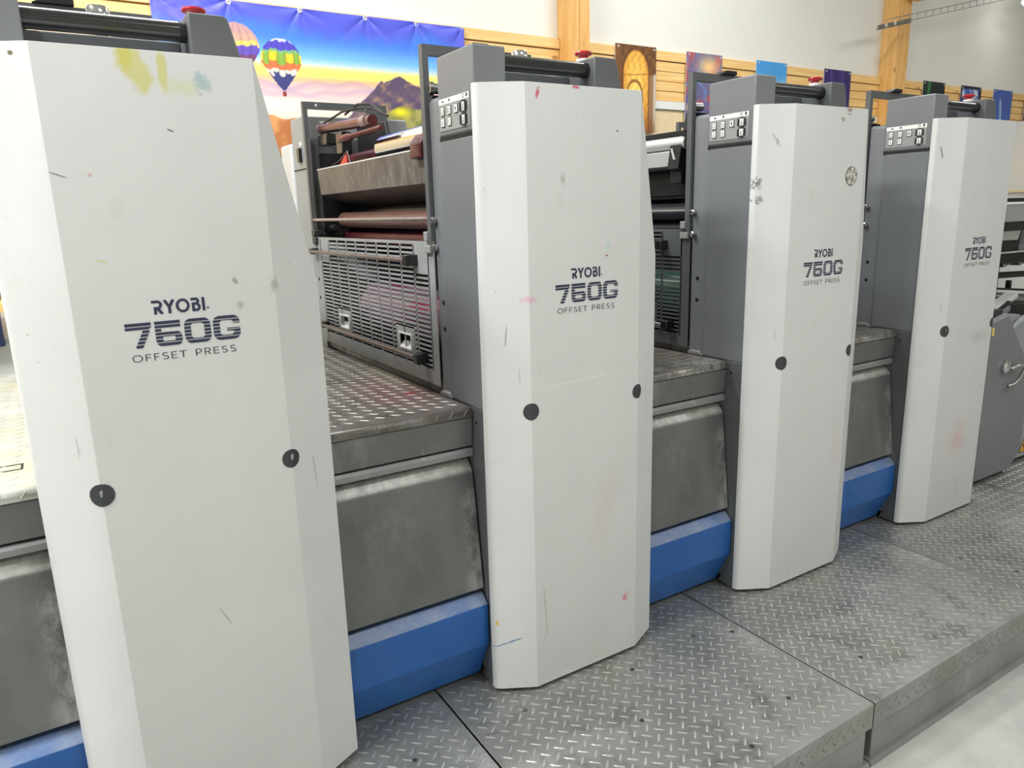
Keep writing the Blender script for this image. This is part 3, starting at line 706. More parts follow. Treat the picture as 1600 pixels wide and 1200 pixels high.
    part('inner_roller', lambda b: b.tube((.075, .346, 1.235), (.075, 1.25, 1.235), .03, 28), blk, t, 'ir', dz=dz)
    for q_, (x, z, r) in enumerate(((.004, 1.213, .014), (-.03, 1.185, .012), (-.02, 1.162, .012), (.03, 1.175, .014))): part('roller_bearing', lambda b: b.tube((x, 1.22, z), (x, 1.28, z), r, 14), M['steel'] if k > 1 else M['dark_in'], t, 'rb%d' % q_, dz=dz)
    if k < 2:
        tr = M['tray'] if k == 1 else M['panel']
        def tray(b):
            b.prism([(-.078, 1.389), (-.074, 1.389), (-.067, 1.306), (.07, 1.262), (.07, 1.258), (-.071, 1.302)], .352, 1.245)
        ty = part('ink_tray', tray, tr, t, 'ty', bevel=.0015, seg=1, dz=dz, label='grey-brown streaked ink tray' if k == 1 else None)
        part('tray_lip', lambda b: b.tube((-.076, .352, 1.389), (-.076, 1.245, 1.389), .0028, 10), M['silver'], ty, 'tl')
        part('tray_end', lambda b: b.prism([(-.076, 1.389), (-.070, 1.303), (.07, 1.26), (.09, 1.30), (.05, 1.35)], 1.238, 1.244), M['dark_in'], ty, 'te')
        part('tray_hinge', lambda b: b.prism([(-.100, 1.40), (-.082, 1.425), (-.05, 1.425), (-.05, 1.36), (-.100, 1.365)], .335, .40), M['maroon'], t, 'thg', bevel=.003, dz=dz)
        part('fountain_roller', lambda b: b.tube((.005, .346, 1.425), (.005, .80, 1.425), .040, 40), M['chrome'], t, 'fo', dz=dz)
        part('ink_roller', lambda b: b.tube((.045, .80, 1.41), (.045, 1.28, 1.41), .032, 28), M['maroon'], t, 'il', dz=dz)
        part('red_ink_wedge', lambda b: b.prism([(1.02, 1.375), (1.12, 1.385), (1.03, 1.432)], -.045, -.041, 'x'), M['rediink'], t, 'ri', dz=dz)
        part('wedge_blade', lambda b: b.path([(-.05, 1.235, 1.385), (-.047, 1.08, 1.413), (-.045, 1.015, 1.436), (-.045, .985, 1.385)], .002, 6), M['steel'], t, 'wbl', dz=dz)
        rr_ = part('cleaning_roller', lambda b: b.tube((-.045, .775, 1.506), (-.045, 1.262, 1.530), .0165, 26), M['redroll'], t, 'cl', dz=dz)
        for q_, (yy, zz, ra, rb) in enumerate(((1.262, 1.530, -.012, 0), (.83, 1.509, -.02, .02))): part('roller_ring', lambda b: b.lathe((-.045, yy, zz), [(.0185, ra), (.0185, rb)], 'y', 20), M['pinkrod'], rr_, 'rri%d' % q_)
        part('tie_rod', lambda b: b.lathe((-.05, .70, 1.476), [(.007, 0), (.009, .01), (.009, .25), (.013, .26), (.013, .36)], 'y', 16), M['redroll'], t, 'tir', dz=dz)
        for q_, bx_ in enumerate(((-.06, -.02, 1.17, 1.262, 1.470, 1.508), (-.055, -.02, 1.03, 1.09, 1.430, 1.50))): part('bearing_block', lambda b: b.box(*bx_), M['black'], t, 'bbk%d' % q_, bevel=.004, dz=dz)
        part('air_hose', lambda b: b.path([(-.04, 1.25, 1.548), (-.04, 1.18, 1.553), (-.04, 1.05, 1.563), (-.03, .92, 1.560), (-.02, .82, 1.545), (-.01, .74, 1.515)], .0035, 8), M['dark_in'], t, 'ah', dz=dz)
        part('air_hose', lambda b: b.path([(-.03, 1.05, 1.555), (-.03, .93, 1.572), (-.02, .85, 1.563), (-.01, .78, 1.53)], .0035, 8), M['dark_in'], t, 'ah2', dz=dz)
        part('hose_fitting', lambda b: b.tube((-.055, 1.25, 1.548), (-.02, 1.25, 1.548), .009, 12), M['steel'], t, 'hf', dz=dz)
        part('dark_guard', lambda b: b.prism([(.346, 1.30), (1.284, 1.30), (1.284, 1.552), (1.02, 1.535), (.99, 1.462), (.346, 1.445)], .095, .110, 'x'), M['dark_in'], t, 'dg', bevel=.003, dz=dz)
        part('maroon_guard', lambda b: b.box(.085, .093, .40, 1.20, 1.38, 1.455), M['maroon'], t, 'mg', dz=dz)
    else:
        part('fountain_roller', lambda b: b.tube((-.058, .36, 1.427), (-.058, 1.28, 1.427), .021, 32), M['silver'], t, 'fo2', dz=dz)
        part('roller_cover', lambda b: b.box(-.06, .09, .335, 1.284, 1.450, 1.466), M['matt'], t, 'rc', bevel=.002, dz=dz)
        part('roller_end_cap', lambda b: b.tube((-.072, .36, 1.428), (-.02, .36, 1.428), .019, 24), M['black'], t, 'rec', dz=dz)
        part('ink_duct', lambda b: b.prism([(-.079, 1.403), (-.07, 1.403), (-.069, 1.362), (.05, 1.350), (.05, 1.345), (-.074, 1.356)], .42, 1.28), M['silver'], t, 'du', bevel=.0015, dz=dz, label='bright silver ink duct')
        part('duct_arm', lambda b: b.prism([(-.09, 1.345), (-.075, 1.345), (-.075, 1.30), (.05, 1.30), (.05, 1.40), (-.05, 1.415), (-.060, 1.445), (-.075, 1.44)], .37, .42), M['matt'], t, 'da', bevel=.002, dz=dz)
        part('arm_cutout', lambda b: b.prism([(.385, 1.375), (.395, 1.375), (.408, 1.410), (.400, 1.410)], -.088, -.0855, 'x'), M['silver'], t, 'ac', dz=dz)
        part('doctor_blade', lambda b: b.box(-.02, .0, .36, 1.26, 1.262, 1.34), M['dark_in'], t, 'db', bevel=.002, dz=dz)
    if k == 2:
        st = NT('round_lined_sticker')
        a = st.mix(st.rng(st.noise(70, 4, .7), .42, .62), lin((222, 218, 208)), lin((92, 86, 82)))
        a = st.mix(st.mul(st.rng(st.noise(45, 2, .5, loc=(4, 1, 2)), .55, .7), .6), a, lin((150, 110, 90)))
        st.base(a); st.rough(.5)
        rim = part('sticker_rim', lambda b: b.lathe((.2755, 0, 1.303), [(.0285, 0), (.0285, -.0006)], 'y', 40), M['inkblack'], cv, label='thin black outline of the round sticker')
        part('round_sticker', lambda b: b.lathe((.2755, 0, 1.303), [(.0265, -.0002), (.0265, -.0010)], 'y', 40), st.m, cv, label='round pale sticker with a mottled grey drawing')
    return t
for k in range(4): tower(k)

# ================================================================== steps between the towers
STEP = ['step unit left of the nearest tower, oily pale chequer plate on top', 'step unit between the first and second white towers, pink ink stain on its dark tread',
        'step unit between the second and third white towers', 'step unit between the third and fourth white towers, mostly hidden']
def stain_tread():
    t = NT('dirty_chequer_plate_with_ink')
    a = t.mix(t.rng(t.noise(2.6, 6, 0.7), 0.32, 0.7), lin((104, 103, 98)), lin((134, 132, 127)))
    a = t.mix(t.mul(t.rng(t.noise(7.5, 7, 0.75, (1, 1, 1), 0.5), 0.46, 0.68), .8), a, lin((62, 50, 42)))
    def disc(cx, cy, rx, ry, soft, rag, ns):
        mp = t.n('ShaderNodeMapping', vector_type='TEXTURE'); mp.inputs['Location'].default_value = (cx, cy, .76); mp.inputs['Scale'].default_value = (rx, ry, 9); t.l(t.coord(), mp.inputs[0])
        g = t.n('ShaderNodeTexGradient', gradient_type='SPHERICAL'); t.l(mp.outputs[0], g.inputs[0])
        n = t.rng(t.noise(ns, 4, .7), .3, .7, 1 - rag, 1)
        return t.mul(t.rng(g.outputs[1], 0.0, soft), n)
    a = t.mix(t.mul(disc(-.17, .42, .16, .30, .7, .7, 12), .6), a, lin((140, 60, 78)))
    a = t.mix(t.mul(disc(-.155, .36, .016, .022, .4, .2, 60), .95), a, lin((160, 10, 40)))
    a = t.mix(t.mul(disc(-.10, .62, .09, .30, .8, .9, 20), .6), a, lin((190, 178, 140)))
    t.base(a); t.b.inputs['Metallic'].default_value = .45; t.rough(.42); return t.m
M['tread_ink'] = stain_tread()
for g in range(4):
    xr = (g) * P - .088            # left flank of the tower on the right
    xl = (g - 1) * P + .426 if g else -1.05
    t = thing('step_unit', (g * P, 0, ZP), STEP[g], 'machine step', 'steps between the press towers')
    dz = -ZP; a, c = xl - g * P, -.0905
    top = M['tread_pale'] if g == 0 else (M['tread_ink'] if g == 1 else M['tread_dark'])
    part('tread_plate', lambda b: b.prism([(.128, .729), (.131, .729), (.131, .742), (1.44, .746), (1.44, .751), (.142, .751), (.132, .747), (.128, .740)], a, c - .002, 'x'), top, t, bevel=.001, seg=1, dz=dz)
    b = MB()
    pts = [(x, y, an, .751) for (x, y, an) in lattice(a + .014, c - .016, .160, 1.42, .0, .02)]
    lug_mesh(b, pts, 'z', .0012, .032, .0052)
    lip = [(a + .02 + i * .0395, .7405, math.radians(52), .128) for i in range(int((c - a - .03) / .0395) + 1)]
    lug_mesh(b, lip, 'y', .0012, .022, .0045)
    o = fast(b, 'lugs', M['lug_dark'] if g else M['tread_pale'], t); o.location = (0, 0, dz)
    part('fascia', lambda b: b.prism([(.139, .650), (.30, .650), (.30, .727), (.134, .727)], a, c, 'x'), M['panel'], t, bevel=.002, dz=dz)
    part('ledge_rail', lambda b: b.prism([(.136, .624), (.30, .624), (.30, .645), (.143, .645), (.136, .637)], a, c, 'x'), M['panel_lt'], t, bevel=.0012, dz=dz)
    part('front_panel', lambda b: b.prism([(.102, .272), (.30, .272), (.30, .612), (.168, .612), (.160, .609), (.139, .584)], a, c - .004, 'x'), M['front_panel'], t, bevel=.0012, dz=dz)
    part('blue_skirt', lambda b: b.prism([(.146, .0), (.30, .0), (.30, .256), (.113, .256), (.0865, .231), (.0865, .118)], a, c - .002, 'x'), M['blue'], t, bevel=.002, dz=dz)
    part('shadow_gap', lambda b: b.box(a, c, .150, .30, .2565, .2715), M['matt'], t, dz=dz)
    if g == 0:
        part('plate_joint', lambda b: (b.box(-.23, -.125, .306, .310, .7512, .7520), b.box(-.127, -.123, .27, .310, .7512, .7520), b.box(-.42, -.123, .268, .272, .7512, .7520)), M['matt'], t, dz=dz)

# ================================================================== delivery end
dl = thing('delivery_unit', (3.75, .6, ZP), 'grey delivery end of the press beyond the last white tower, latch on its side cover', 'printing press')
ox, oy = -3.75, -.6; dz = -ZP
def L(fn): return lambda b: fn(b)
def dpoly(b): b.prism([(3.18 + ox, .09), (3.62 + ox, .011), (3.70 + ox, .088), (3.695 + ox, .30), (3.672 + ox, .44), (3.613 + ox, .546), (3.445 + ox, .728), (3.420 + ox, .736), (3.18 + ox, .715)], .100 + oy, .135 + oy)
sc = part('side_cover', lambda b: (b.prism([(3.30 + ox, .006), (3.617 + ox, .006), (3.70 + ox, .088), (3.695 + ox, .42), (3.613 + ox, .546), (3.440 + ox, .730), (3.424 + ox, .735), (3.30 + ox, .714)], .100 + oy, .135 + oy)), M['grey'], dl, bevel=.003, dz=dz)
part('cover_latch', lambda b: b.lathe((3.440 + ox, .100 + oy, .512), [(.030, 0), (.030, -.016), (.026, -.020), (.012, -.024)], 'y', 28), M['chrome'], sc)
part('latch_handle', lambda b: b.path([(3.470 + ox, .084 + oy, .498), (3.515 + ox, .072 + oy, .508), (3.552 + ox, .068 + oy, .504), (3.560 + ox, .067 + oy, .490), (3.520 + ox, .067 + oy, .450), (3.490 + ox, .070 + oy, .432), (3.455 + ox, .080 + oy, .424)], .0075, 10), M['steel'], sc)
part('yellow_label', lambda b: b.box(3.302 + ox, 3.320 + ox, .0985 + oy, .1005 + oy, .660, .695), simple('small_yellow_label', (226, 200, 120), .5), sc)
def slab(name, y0, y1, poly, mat, bev=.002): return part(name, lambda b: b.prism([(x + ox, z) for x, z in poly], y0 + oy, y1 + oy), M[mat], dl, bevel=bev, dz=dz)
slab('white_rail', .30, .36, [(3.70, .700), (3.749, .716), (3.871, .752), (3.95, .775), (3.95, .752), (3.886, .734), (3.778, .695)], 'silver')
slab('black_slot', .285, .299, [(3.742, .708), (3.845, .748), (3.855, .742), (3.756, .702)], 'matt', 0)
slab('stop_block', .24, .28, [(3.60, .729), (3.682, .727), (3.691, .701), (3.60, .703)], 'black')
slab('guide_plate', .28, .30, [(3.55, .690), (3.734, .698), (3.84, .727), (3.847, .702), (3.789, .679), (3.55, .674)], 'panel_lt')
slab('motor_box', .35, .45, [(3.95, .716), (4.30, .698), (4.31, .640), (3.96, .660)], 'matt', .004)
slab('angle_block', .25, .279, [(3.65, .697), (3.761, .698), (3.882, .683), (3.887, .665), (3.803, .645), (3.65, .66)], 'grey_light')
slab('end_shield', .22, .248, [(3.70, .622), (3.768, .634), (3.858, .669), (4.10, .72), (4.10, .45), (3.72, .45)], 'grey_light')
slab('dark_strut', .45, .48, [(4.00, .690), (4.064, .712), (4.141, .732), (4.157, .717), (4.072, .688)], 'black')
slab('comb_plate', .50, .52, [(4.0, .735), (4.7, .69), (4.7, .64), (4.0, .67)], 'panel_lt')
slab('upper_bar', .50, .515, [(4.0, .788), (5.2, .672), (5.2, .658), (4.0, .778)], 'matt', 0)
slab('lower_bar', .50, .515, [(4.0, .765), (5.2, .64), (5.2, .622), (4.0, .750)], 'grey_dark', 0)
slab('small_post', .55, .57, [(4.406, .790), (4.431, .788), (4.433, .740), (4.408, .742)], 'matt', 0)
part('white_backdrop', lambda b: b.box(4.2 + ox, 6.6 + ox, 1.26 + oy, 1.28 + oy, .02, .93), M['white'], dl, dz=dz)
part('lower_case', lambda b: b.prism([(3.30 + ox, .02), (4.9 + ox, .02), (4.9 + ox, .62), (3.75 + ox, .60), (3.30 + ox, .58)], .30 + oy, 1.3 + oy), M['dark_in'], dl, bevel=.004, dz=dz)
ec = part('end_case', lambda b: b.prism([(3.745 + ox, .008), (5.0 + ox, .008), (5.0 + ox, .66), (3.745 + ox, .40)], .146 + oy, .30 + oy), M['grey_light'], dl, bevel=.003, dz=dz)
part('upper_hood', lambda b: b.box(3.80 + ox, 5.3 + ox, .42 + oy, 1.3 + oy, 1.110, 1.200), M['grey_light'], dl, bevel=.006, dz=dz)
part('hood_trim', lambda b: b.box(3.80 + ox, 5.3 + ox, .414 + oy, .43 + oy, 1.195, 1.206), M['white'], dl, bevel=.002, dz=dz)
part('black_band', lambda b: b.box(3.80 + ox, 5.3 + ox, .422 + oy, 1.28 + oy, 1.066, 1.110), M['matt'], dl, dz=dz)
slab('glass_screen', .50, .54, [(4.0, 1.016), (4.325, 1.012), (4.35, 1.064), (4.0, 1.064)], 'silver', 0)
slab('dark_front', .50, .54, [(4.0, .955), (4.332, .955), (4.325, 1.012), (4.0, 1.015)], 'dark_in', 0)
slab('screen_end', .50, .54, [(4.345, .955), (5.2, .955), (5.2, 1.064), (4.362, 1.064)], 'grey', 0)
slab('silver_bar', .46, .48, [(3.9, .953), (5.2, .944), (5.2, .951), (3.9, .960)], 'silver', 0)
slab('black_beam', .47, .60, [(3.9, .90), (5.2, .895), (5.2, .943), (3.9, .952)], 'matt', 0)
slab('black_beam', .47, .55, [(3.9, .832), (5.2, .79), (5.2, .81), (3.9, .856)], 'matt', 0)
for (xa_, ya_) in ((4.6, 1.0), (5.2, .5), (5.2, 1.0)): part('end_post', lambda b: b.box(xa_ + ox, xa_ + .06 + ox, ya_ + oy, ya_ + .06 + oy, .01, 1.12), M['grey_dark'], dl, dz=dz)
rng = random.Random(3)
def clutter(b):
    for i in range(26):
        x = 3.95 + i * .04; y = .50 + rng.random() * .2; z = .85 + rng.random() * .03; s = .008 + rng.random() * .012
        b.box(x + ox, x + s + .012 + ox, y + oy, y + .05 + oy, z, z + s * 1.5)
part('gripper_fittings', clutter, M['steel'], dl, kind='stuff', dz=dz)
for (xa_, ya_) in ((4.6, 1.2), (5.2, .5), (5.2, 1.2)): part('end_post', lambda b: b.box(xa_ + ox, xa_ + .06 + ox, ya_ + oy, ya_ + .06 + oy, .01, 1.12), M['grey_dark'], dl, dz=dz)
def bolt_sign(b):
    x, z = 3.838 + ox, .030; b.prism([(x - .042, z), (x + .042, z), (x, z + .072)], .1445 + oy, .146 + oy)
sg = part('warning_sign', bolt_sign, M['inkblack'], dl, dz=dz, label='yellow triangular high-voltage sign with a black bolt')
part('sign_face', lambda b: b.prism([(3.838 + ox - .035, .034), (3.838 + ox + .035, .034), (3.838 + ox, .094)], .1438 + oy, .1446 + oy), simple('sign_yellow', (232, 170, 30), .4), sg)
part('sign_bolt', lambda b: b.prism([(3.842 + ox, .082), (3.826 + ox, .060), (3.838 + ox, .060), (3.832 + ox, .040), (3.850 + ox, .064), (3.839 + ox, .064)], .1430 + oy, .1439 + oy), M['inkblack'], sg)
# ================================================================== far right furniture
wbn = thing('workbench', (7.7, 2.1, ZF), 'white workbench with a pine top beyond the delivery end', 'workbench')
part('bench_top', lambda b: b.box(-1.4, 1.3, -.3, .5, 1.475, 1.50), M['wood_pale'], wbn, bevel=.003)
part('bench_fascia', lambda b: b.box(-1.38, 1.28, -.28, .48, 1.43, 1.475), M['white'], wbn, bevel=.002)
part('bench_drawer', lambda b: b.box(-1.38, 1.28, -.27, .46, 1.365, 1.428), M['dark_in'], wbn)
for (x, y) in ((-1.34, -.24), (1.24, -.24), (-1.34, .44), (1.24, .44)):
    part('bench_leg', lambda b: b.box(x - .03, x + .03, y - .03, y + .03, 0, 1.37), M['white'], wbn, bevel=.002)
tp = thing('tape_dispenser', (8.05, 1.95, ZF + 1.50), 'small black box lying on the pine bench top', 'box')
part('case', lambda b: b.box(-.08, .25, -.05, .05, 0, .05), M['matt'], tp, bevel=.008)
sh = thing('shelf_cabinet', (9.75, 2.62, ZF), 'tall white cabinet with drawers against the far wall', 'cabinet')
part('carcass', lambda b: b.box(-.62, .9, -.2, .36, 0, 2.24), M['white'], sh, bevel=.003)
for z0_, z1_ in ((2.06, 2.225), (1.84, 2.045), (1.715, 1.825), (1.42, 1.70), (1.28, 1.405), (1.0, 1.265), (.6, .98), (.1, .58)):
    part('drawer_front', lambda b: b.box(-.60, .88, -.225, -.2, z0_, z1_), simple('warm_white_front', (238, 232, 224), .5) if 'wwf' not in M else M['wwf'], sh, bevel=.003)
pl = thing('sheet_pile', (-1.2, 2.2, ZF), 'paper pile on a wooden pallet seen left of the nearest tower', 'pallet')
for i in range(5): part('pallet_board', lambda b: b.box(-.7, 1.1, -.4 + i * .2, -.28 + i * .2, .10, .12), M['wood'], pl)
for x in (-.68, .1, .95): part('pallet_block', lambda b: b.box(x, x + .12, -.38, .5, 0, .10), M['wood'], pl)
part('paper_stack', lambda b: b.box(-.66, 1.04, -.36, .46, .12, 1.02), M['white'], pl, bevel=.002)
part('blue_carton', lambda b: b.box(.70, 1.0, -.42, -.365, 1.0, 1.12), simple('navy_carton', (28, 40, 74), .5), pl)
part('top_board', lambda b: b.box(-.70, 1.06, -.40, .48, 1.12, 1.15), M['wood'], pl)
for (c_, za_, zb_) in ((1.0, 1.15, 1.19), (.96, 1.22, 1.30), (.92, 1.34, 1.46)): part('stacked_frame', lambda b: b.box(-.7, c_, -.37, .44, za_, zb_), M['dark_in'], pl)
for (c_, za_, zb_) in ((.98, 1.19, 1.22), (.94, 1.30, 1.34)): part('spacer', lambda b: b.box(-.68, c_, -.36, .43, za_, zb_), M['white'], pl)

# ================================================================== prints on the wall
def srgb2lin(a): return np.where(a <= .04045, a / 12.92, ((a + .055) / 1.055) ** 2.4)
def print_mesh(name, w_, h_, nx, ny, fn, bulge=None):
    """a thin printed sheet: a grid in x,z with a colour per vertex (flat print), 2 mm thick"""
    X, Z = np.meshgrid(np.linspace(0, w_, nx), np.linspace(-h_, 0, ny))
    Y = np.zeros_like(X) if bulge is None else bulge(X, Z)
    col = fn(X, Z)
    v = np.stack([X.ravel(), Y.ravel(), Z.ravel()], 1)
    idx = np.arange(nx * ny).reshape(ny, nx)
    f = np.stack([idx[:-1, :-1].ravel(), idx[:-1, 1:].ravel(), idx[1:, 1:].ravel(), idx[1:, :-1].ravel()], 1)
    nb = len(v); rim = np.concatenate([idx[0, :], idx[1:, -1], idx[-1, -2::-1], idx[-2:0:-1, 0]])
    back = v[rim].copy(); back[:, 1] = .012
    v2 = np.concatenate([v, back]); m_ = len(rim)
    fl = f.tolist() + [(int(rim[i]), nb + i, nb + (i + 1) % m_, int(rim[(i + 1) % m_])) for i in range(m_)] + [tuple(nb + i for i in range(m_ - 1, -1, -1))]
    me = bpy.data.meshes.new(name); me.from_pydata(v2.tolist(), [], fl)
    ca = me.color_attributes.new('print', 'FLOAT_COLOR', 'POINT')
    cc = np.ones((len(v2), 4), dtype=np.float32); cc[:nb, :3] = srgb2lin(np.clip(col.reshape(-1, 3) / 255., 0, 1)); cc[nb:, :3] = .7
    ca.data.foreach_set('color', cc.ravel())
    me.polygons.foreach_set('use_smooth', [True] * len(f) + [False] * (len(fl) - len(f))); me.update(); return me
pm = NT('printed_sheet'); at = pm.n('ShaderNodeAttribute'); at.attribute_name = 'print'; pm.l(at.outputs['Color'], pm.b.inputs['Base Color']); pm.rough(.45)
def sm(a, b, x): t = np.clip((x - a) / (b - a), 0, 1); return t * t * (3 - 2 * t)
def nz(X, Z, s, seed=0):
    r = np.random.RandomState(seed); o = np.zeros_like(X); amp = 1
    for k in range(5):
        f = s * 2 ** k; a, b_, p, q = r.uniform(-1, 1, 4)
        o += amp * np.sin(f * (X * (1 + .4 * a) + Z * .6 * b_) + p * 6 + 1.7 * np.sin(f * .7 * Z + q * 6)); amp *= .6
    return o / 2.2
def mixc(c, m_, rgb): return c * (1 - m_[..., None]) + np.array(rgb, float) * m_[..., None]
BX, BZ = .595, 2.360
def banner(X, Z):
    x = X + BX; z = Z + BZ
    c = np.zeros(X.shape + (3,)) + np.array([88, 96, 222.])
    c = mixc(c, sm(2.30, 2.20, z + .05 * nz(X, Z, 5, 4)), (72, 130, 240)); c = mixc(c, sm(2.22, 2.10, z), (120, 190, 250))
    c = mixc(c, .35 * sm(.25, .8, nz(X * 1.2, Z * 3, 4, 9)) * sm(2.1, 2.25, z), (170, 150, 240))
    c = mixc(c, sm(2.12, 2.06, z), (205, 228, 240)); c = mixc(c, sm(2.085, 2.04, z), (255, 244, 120)); c = mixc(c, sm(2.025, 1.99, z), (250, 196, 140))
    c = mixc(c, sm(2.00, 1.95, z), (238, 200, 196)); c = mixc(c, sm(1.94, 1.85, z), (252, 232, 220))
    c = mixc(c, sm(1.84, 1.66, z), (214, 170, 130)); c = mixc(c, sm(1.62, 1.5, z), (110, 104, 60))
    rid = 1.975 + .018 * np.sin(9 * x) + .012 * np.sin(23 * x + 1); c = mixc(c, .45 * sm(rid + .004, rid - .004, z) * sm(rid - .05, rid - .01, z), (176, 150, 190))
    rid = 1.935 + .014 * np.sin(7 * x + 2) + .008 * np.sin(31 * x); c = mixc(c, .4 * sm(rid + .004, rid - .004, z) * sm(rid - .04, rid - .01, z), (186, 160, 196))
    rid = 1.90 + .010 * np.sin(8 * x + 4); c = mixc(c, .3 * sm(rid + .003, rid - .003, z) * sm(rid - .03, rid - .005, z), (200, 170, 190))
    # left hill
    hill = 1.785 - .9 * np.maximum(0, x - 1.30) ** 1.1 - .10 * np.abs(x - 1.16) + .008 * np.sin(40 * x); hm = sm(hill + .004, hill - .004, z)
    n = nz(X, Z, 22, 2); hc = mixc(np.zeros_like(c) + np.array([186, 116, 66.]), sm(-.4, .6, n), (222, 158, 96)); hc = mixc(hc, sm(1.64, 1.52, z), (92, 84, 40)); hc = mixc(hc, sm(.4, .8, n) * sm(1.64, 1.5, z), (226, 190, 60))
    c = c * (1 - hm[..., None]) + hc * hm[..., None]
    # mountain
    pk = np.minimum(2.045 - .42 * np.abs(x - 1.93) - .25 * np.maximum(0, 1.86 - x), 9)
    pk = np.maximum(pk, 2.012 - 1.2 * np.abs(x - 1.822)); pk = np.where(x < 1.82, 2.012 - .95 * (1.82 - x), pk) + .006 * nz(X, Z * 0, 60, 5)
    pm_ = sm(pk + .004, pk - .004, z); n = nz(X * 1.0, Z * 1.4, 30, 8)
    mc = mixc(np.zeros_like(c) + np.array([92, 76, 104.]), sm(-.5, .6, n) * sm(2.02, 1.86, z), (142, 116, 110)); mc = mixc(mc, sm(.3, .8, n) * .7, (178, 140, 100))
    c = c * (1 - pm_[..., None]) + mc * pm_[..., None]
    gh = 1.87 - .9 * (x - 2.02) ** 2 + .01 * np.sin(30 * x); gm = sm(gh + .004, gh - .004, z) * sm(1.80, 1.86, x)
    gc = mixc(np.zeros_like(c) + np.array([120, 124, 74.]), sm(-.3, .7, nz(X, Z, 26, 3)), (176, 168, 96)); gc = mixc(gc, np.exp(-((x - 1.93) / .06) ** 2 - ((z - 1.84) / .03) ** 2), (255, 240, 40))
    c = c * (1 - gm[..., None]) + gc * gm[..., None]
    # balloons
    for (cx, cz, R, kind) in ((1.000, 2.135, .118, 0), (1.232, 2.083, .112, 1)):
        u = (x - cx) / R; v = (z - cz) / R
        half = np.where(v > -.15, np.sqrt(np.clip(1 - v * v, 0, 1)), np.clip(.99 * (1 - ((-.15 - v) / 1.30)) ** .9 if False else np.clip(1 - (-.15 - v) / 1.30, 0, 1) ** .85 * .99, 0, 1))
        ins = (np.abs(u) < half) & (v < 1) & (v > -1.42)
        s = np.where(half > 1e-3, u / np.maximum(half, 1e-3), 0); ang = np.arcsin(np.clip(s, -1, 1)); gore = np.floor((ang / np.pi + .5) * 7)
        ph = (ang / np.pi + .5) * 7 - gore; vv = v + .05 * np.sin(gore * 2.3) - .05 * (1 - np.sin(np.pi * ph))
        bc = np.zeros_like(c)
        if kind == 1:
            bands = [(9, .82, (225, 225, 240)), (.86, .40, (84, 74, 200)), (.46, .30, (130, 190, 120)), (.32, -.10, (250, 210, 50)), (-.10, -.45, (226, 120, 70)), (-.45, -.62, (236, 226, 210)), (-.62, -9, (62, 66, 130))]
            for hi, lo, rgb in bands:
                rgb2 = np.array(rgb, float); bc = np.where(((vv < hi) & (vv >= lo))[..., None], rgb2, bc)
            alt = ((gore % 2) == 1); bc = np.where((alt & (vv < .32) & (vv >= -.2))[..., None], np.array([140, 180, 70.]), bc); bc = np.where((alt & (vv > -.75) & (vv < -.45))[..., None], np.array([220, 220, 214.]), bc)
        else:
            for hi, lo, rgb in [(9, .55, (206, 160, 160)), (.55, .25, (214, 170, 150)), (.25, .05, (250, 214, 110)), (.05, -.35, (104, 84, 190)), (-.35, -.8, (120, 70, 110)), (-.8, -9, (250, 210, 80))]:
                bc = np.where(((vv < hi) & (vv >= lo))[..., None], np.array(rgb, float), bc)
        shade = .82 + .18 * np.sin(np.pi * ph) ** .5
        bc = bc * shade[..., None]; c = np.where(ins[..., None], bc, c)
        bk = (np.abs(x - cx - .0) < .010) & (z < cz - R * 1.48) & (z > cz - R * 1.68); c = np.where(bk[..., None], np.array([150, 60, 40.]), c)
    return c
GR = [.012, .383, .762, 1.145, 1.470, 1.782]
def bulge(X, Z):
    y = .004 * np.sin(X * 2.2) * np.exp(Z * 1.2)
    for i in range(len(GR)):
        a = GR[i]; d = np.hypot(X - a, Z); ang = np.arctan2(X - a, -Z + 1e-6); y = y + -.009 * np.abs(np.sin(ang * 3.5 + i)) * np.exp(-(d / .16) ** 2) * sm(0, .03, d)
    return y - .002
bn = thing('balloon_banner', (BX, 2.948, BZ), 'large banner of hot-air balloons over mountains, pinned to the timber band', 'banner')
o = link('banner_sheet', print_mesh('banner_sheet', 1.795, 1.2, 420, 280, banner, bulge), pm.m, bn)
for gx in GR:
    part('grommet', lambda b: b.lathe((gx, -.004, -.012), [(.013, .004), (.013, -.001), (.010, -.003), (.006, -.002), (.005, .002)], 'y', 20), M['silver'], bn)

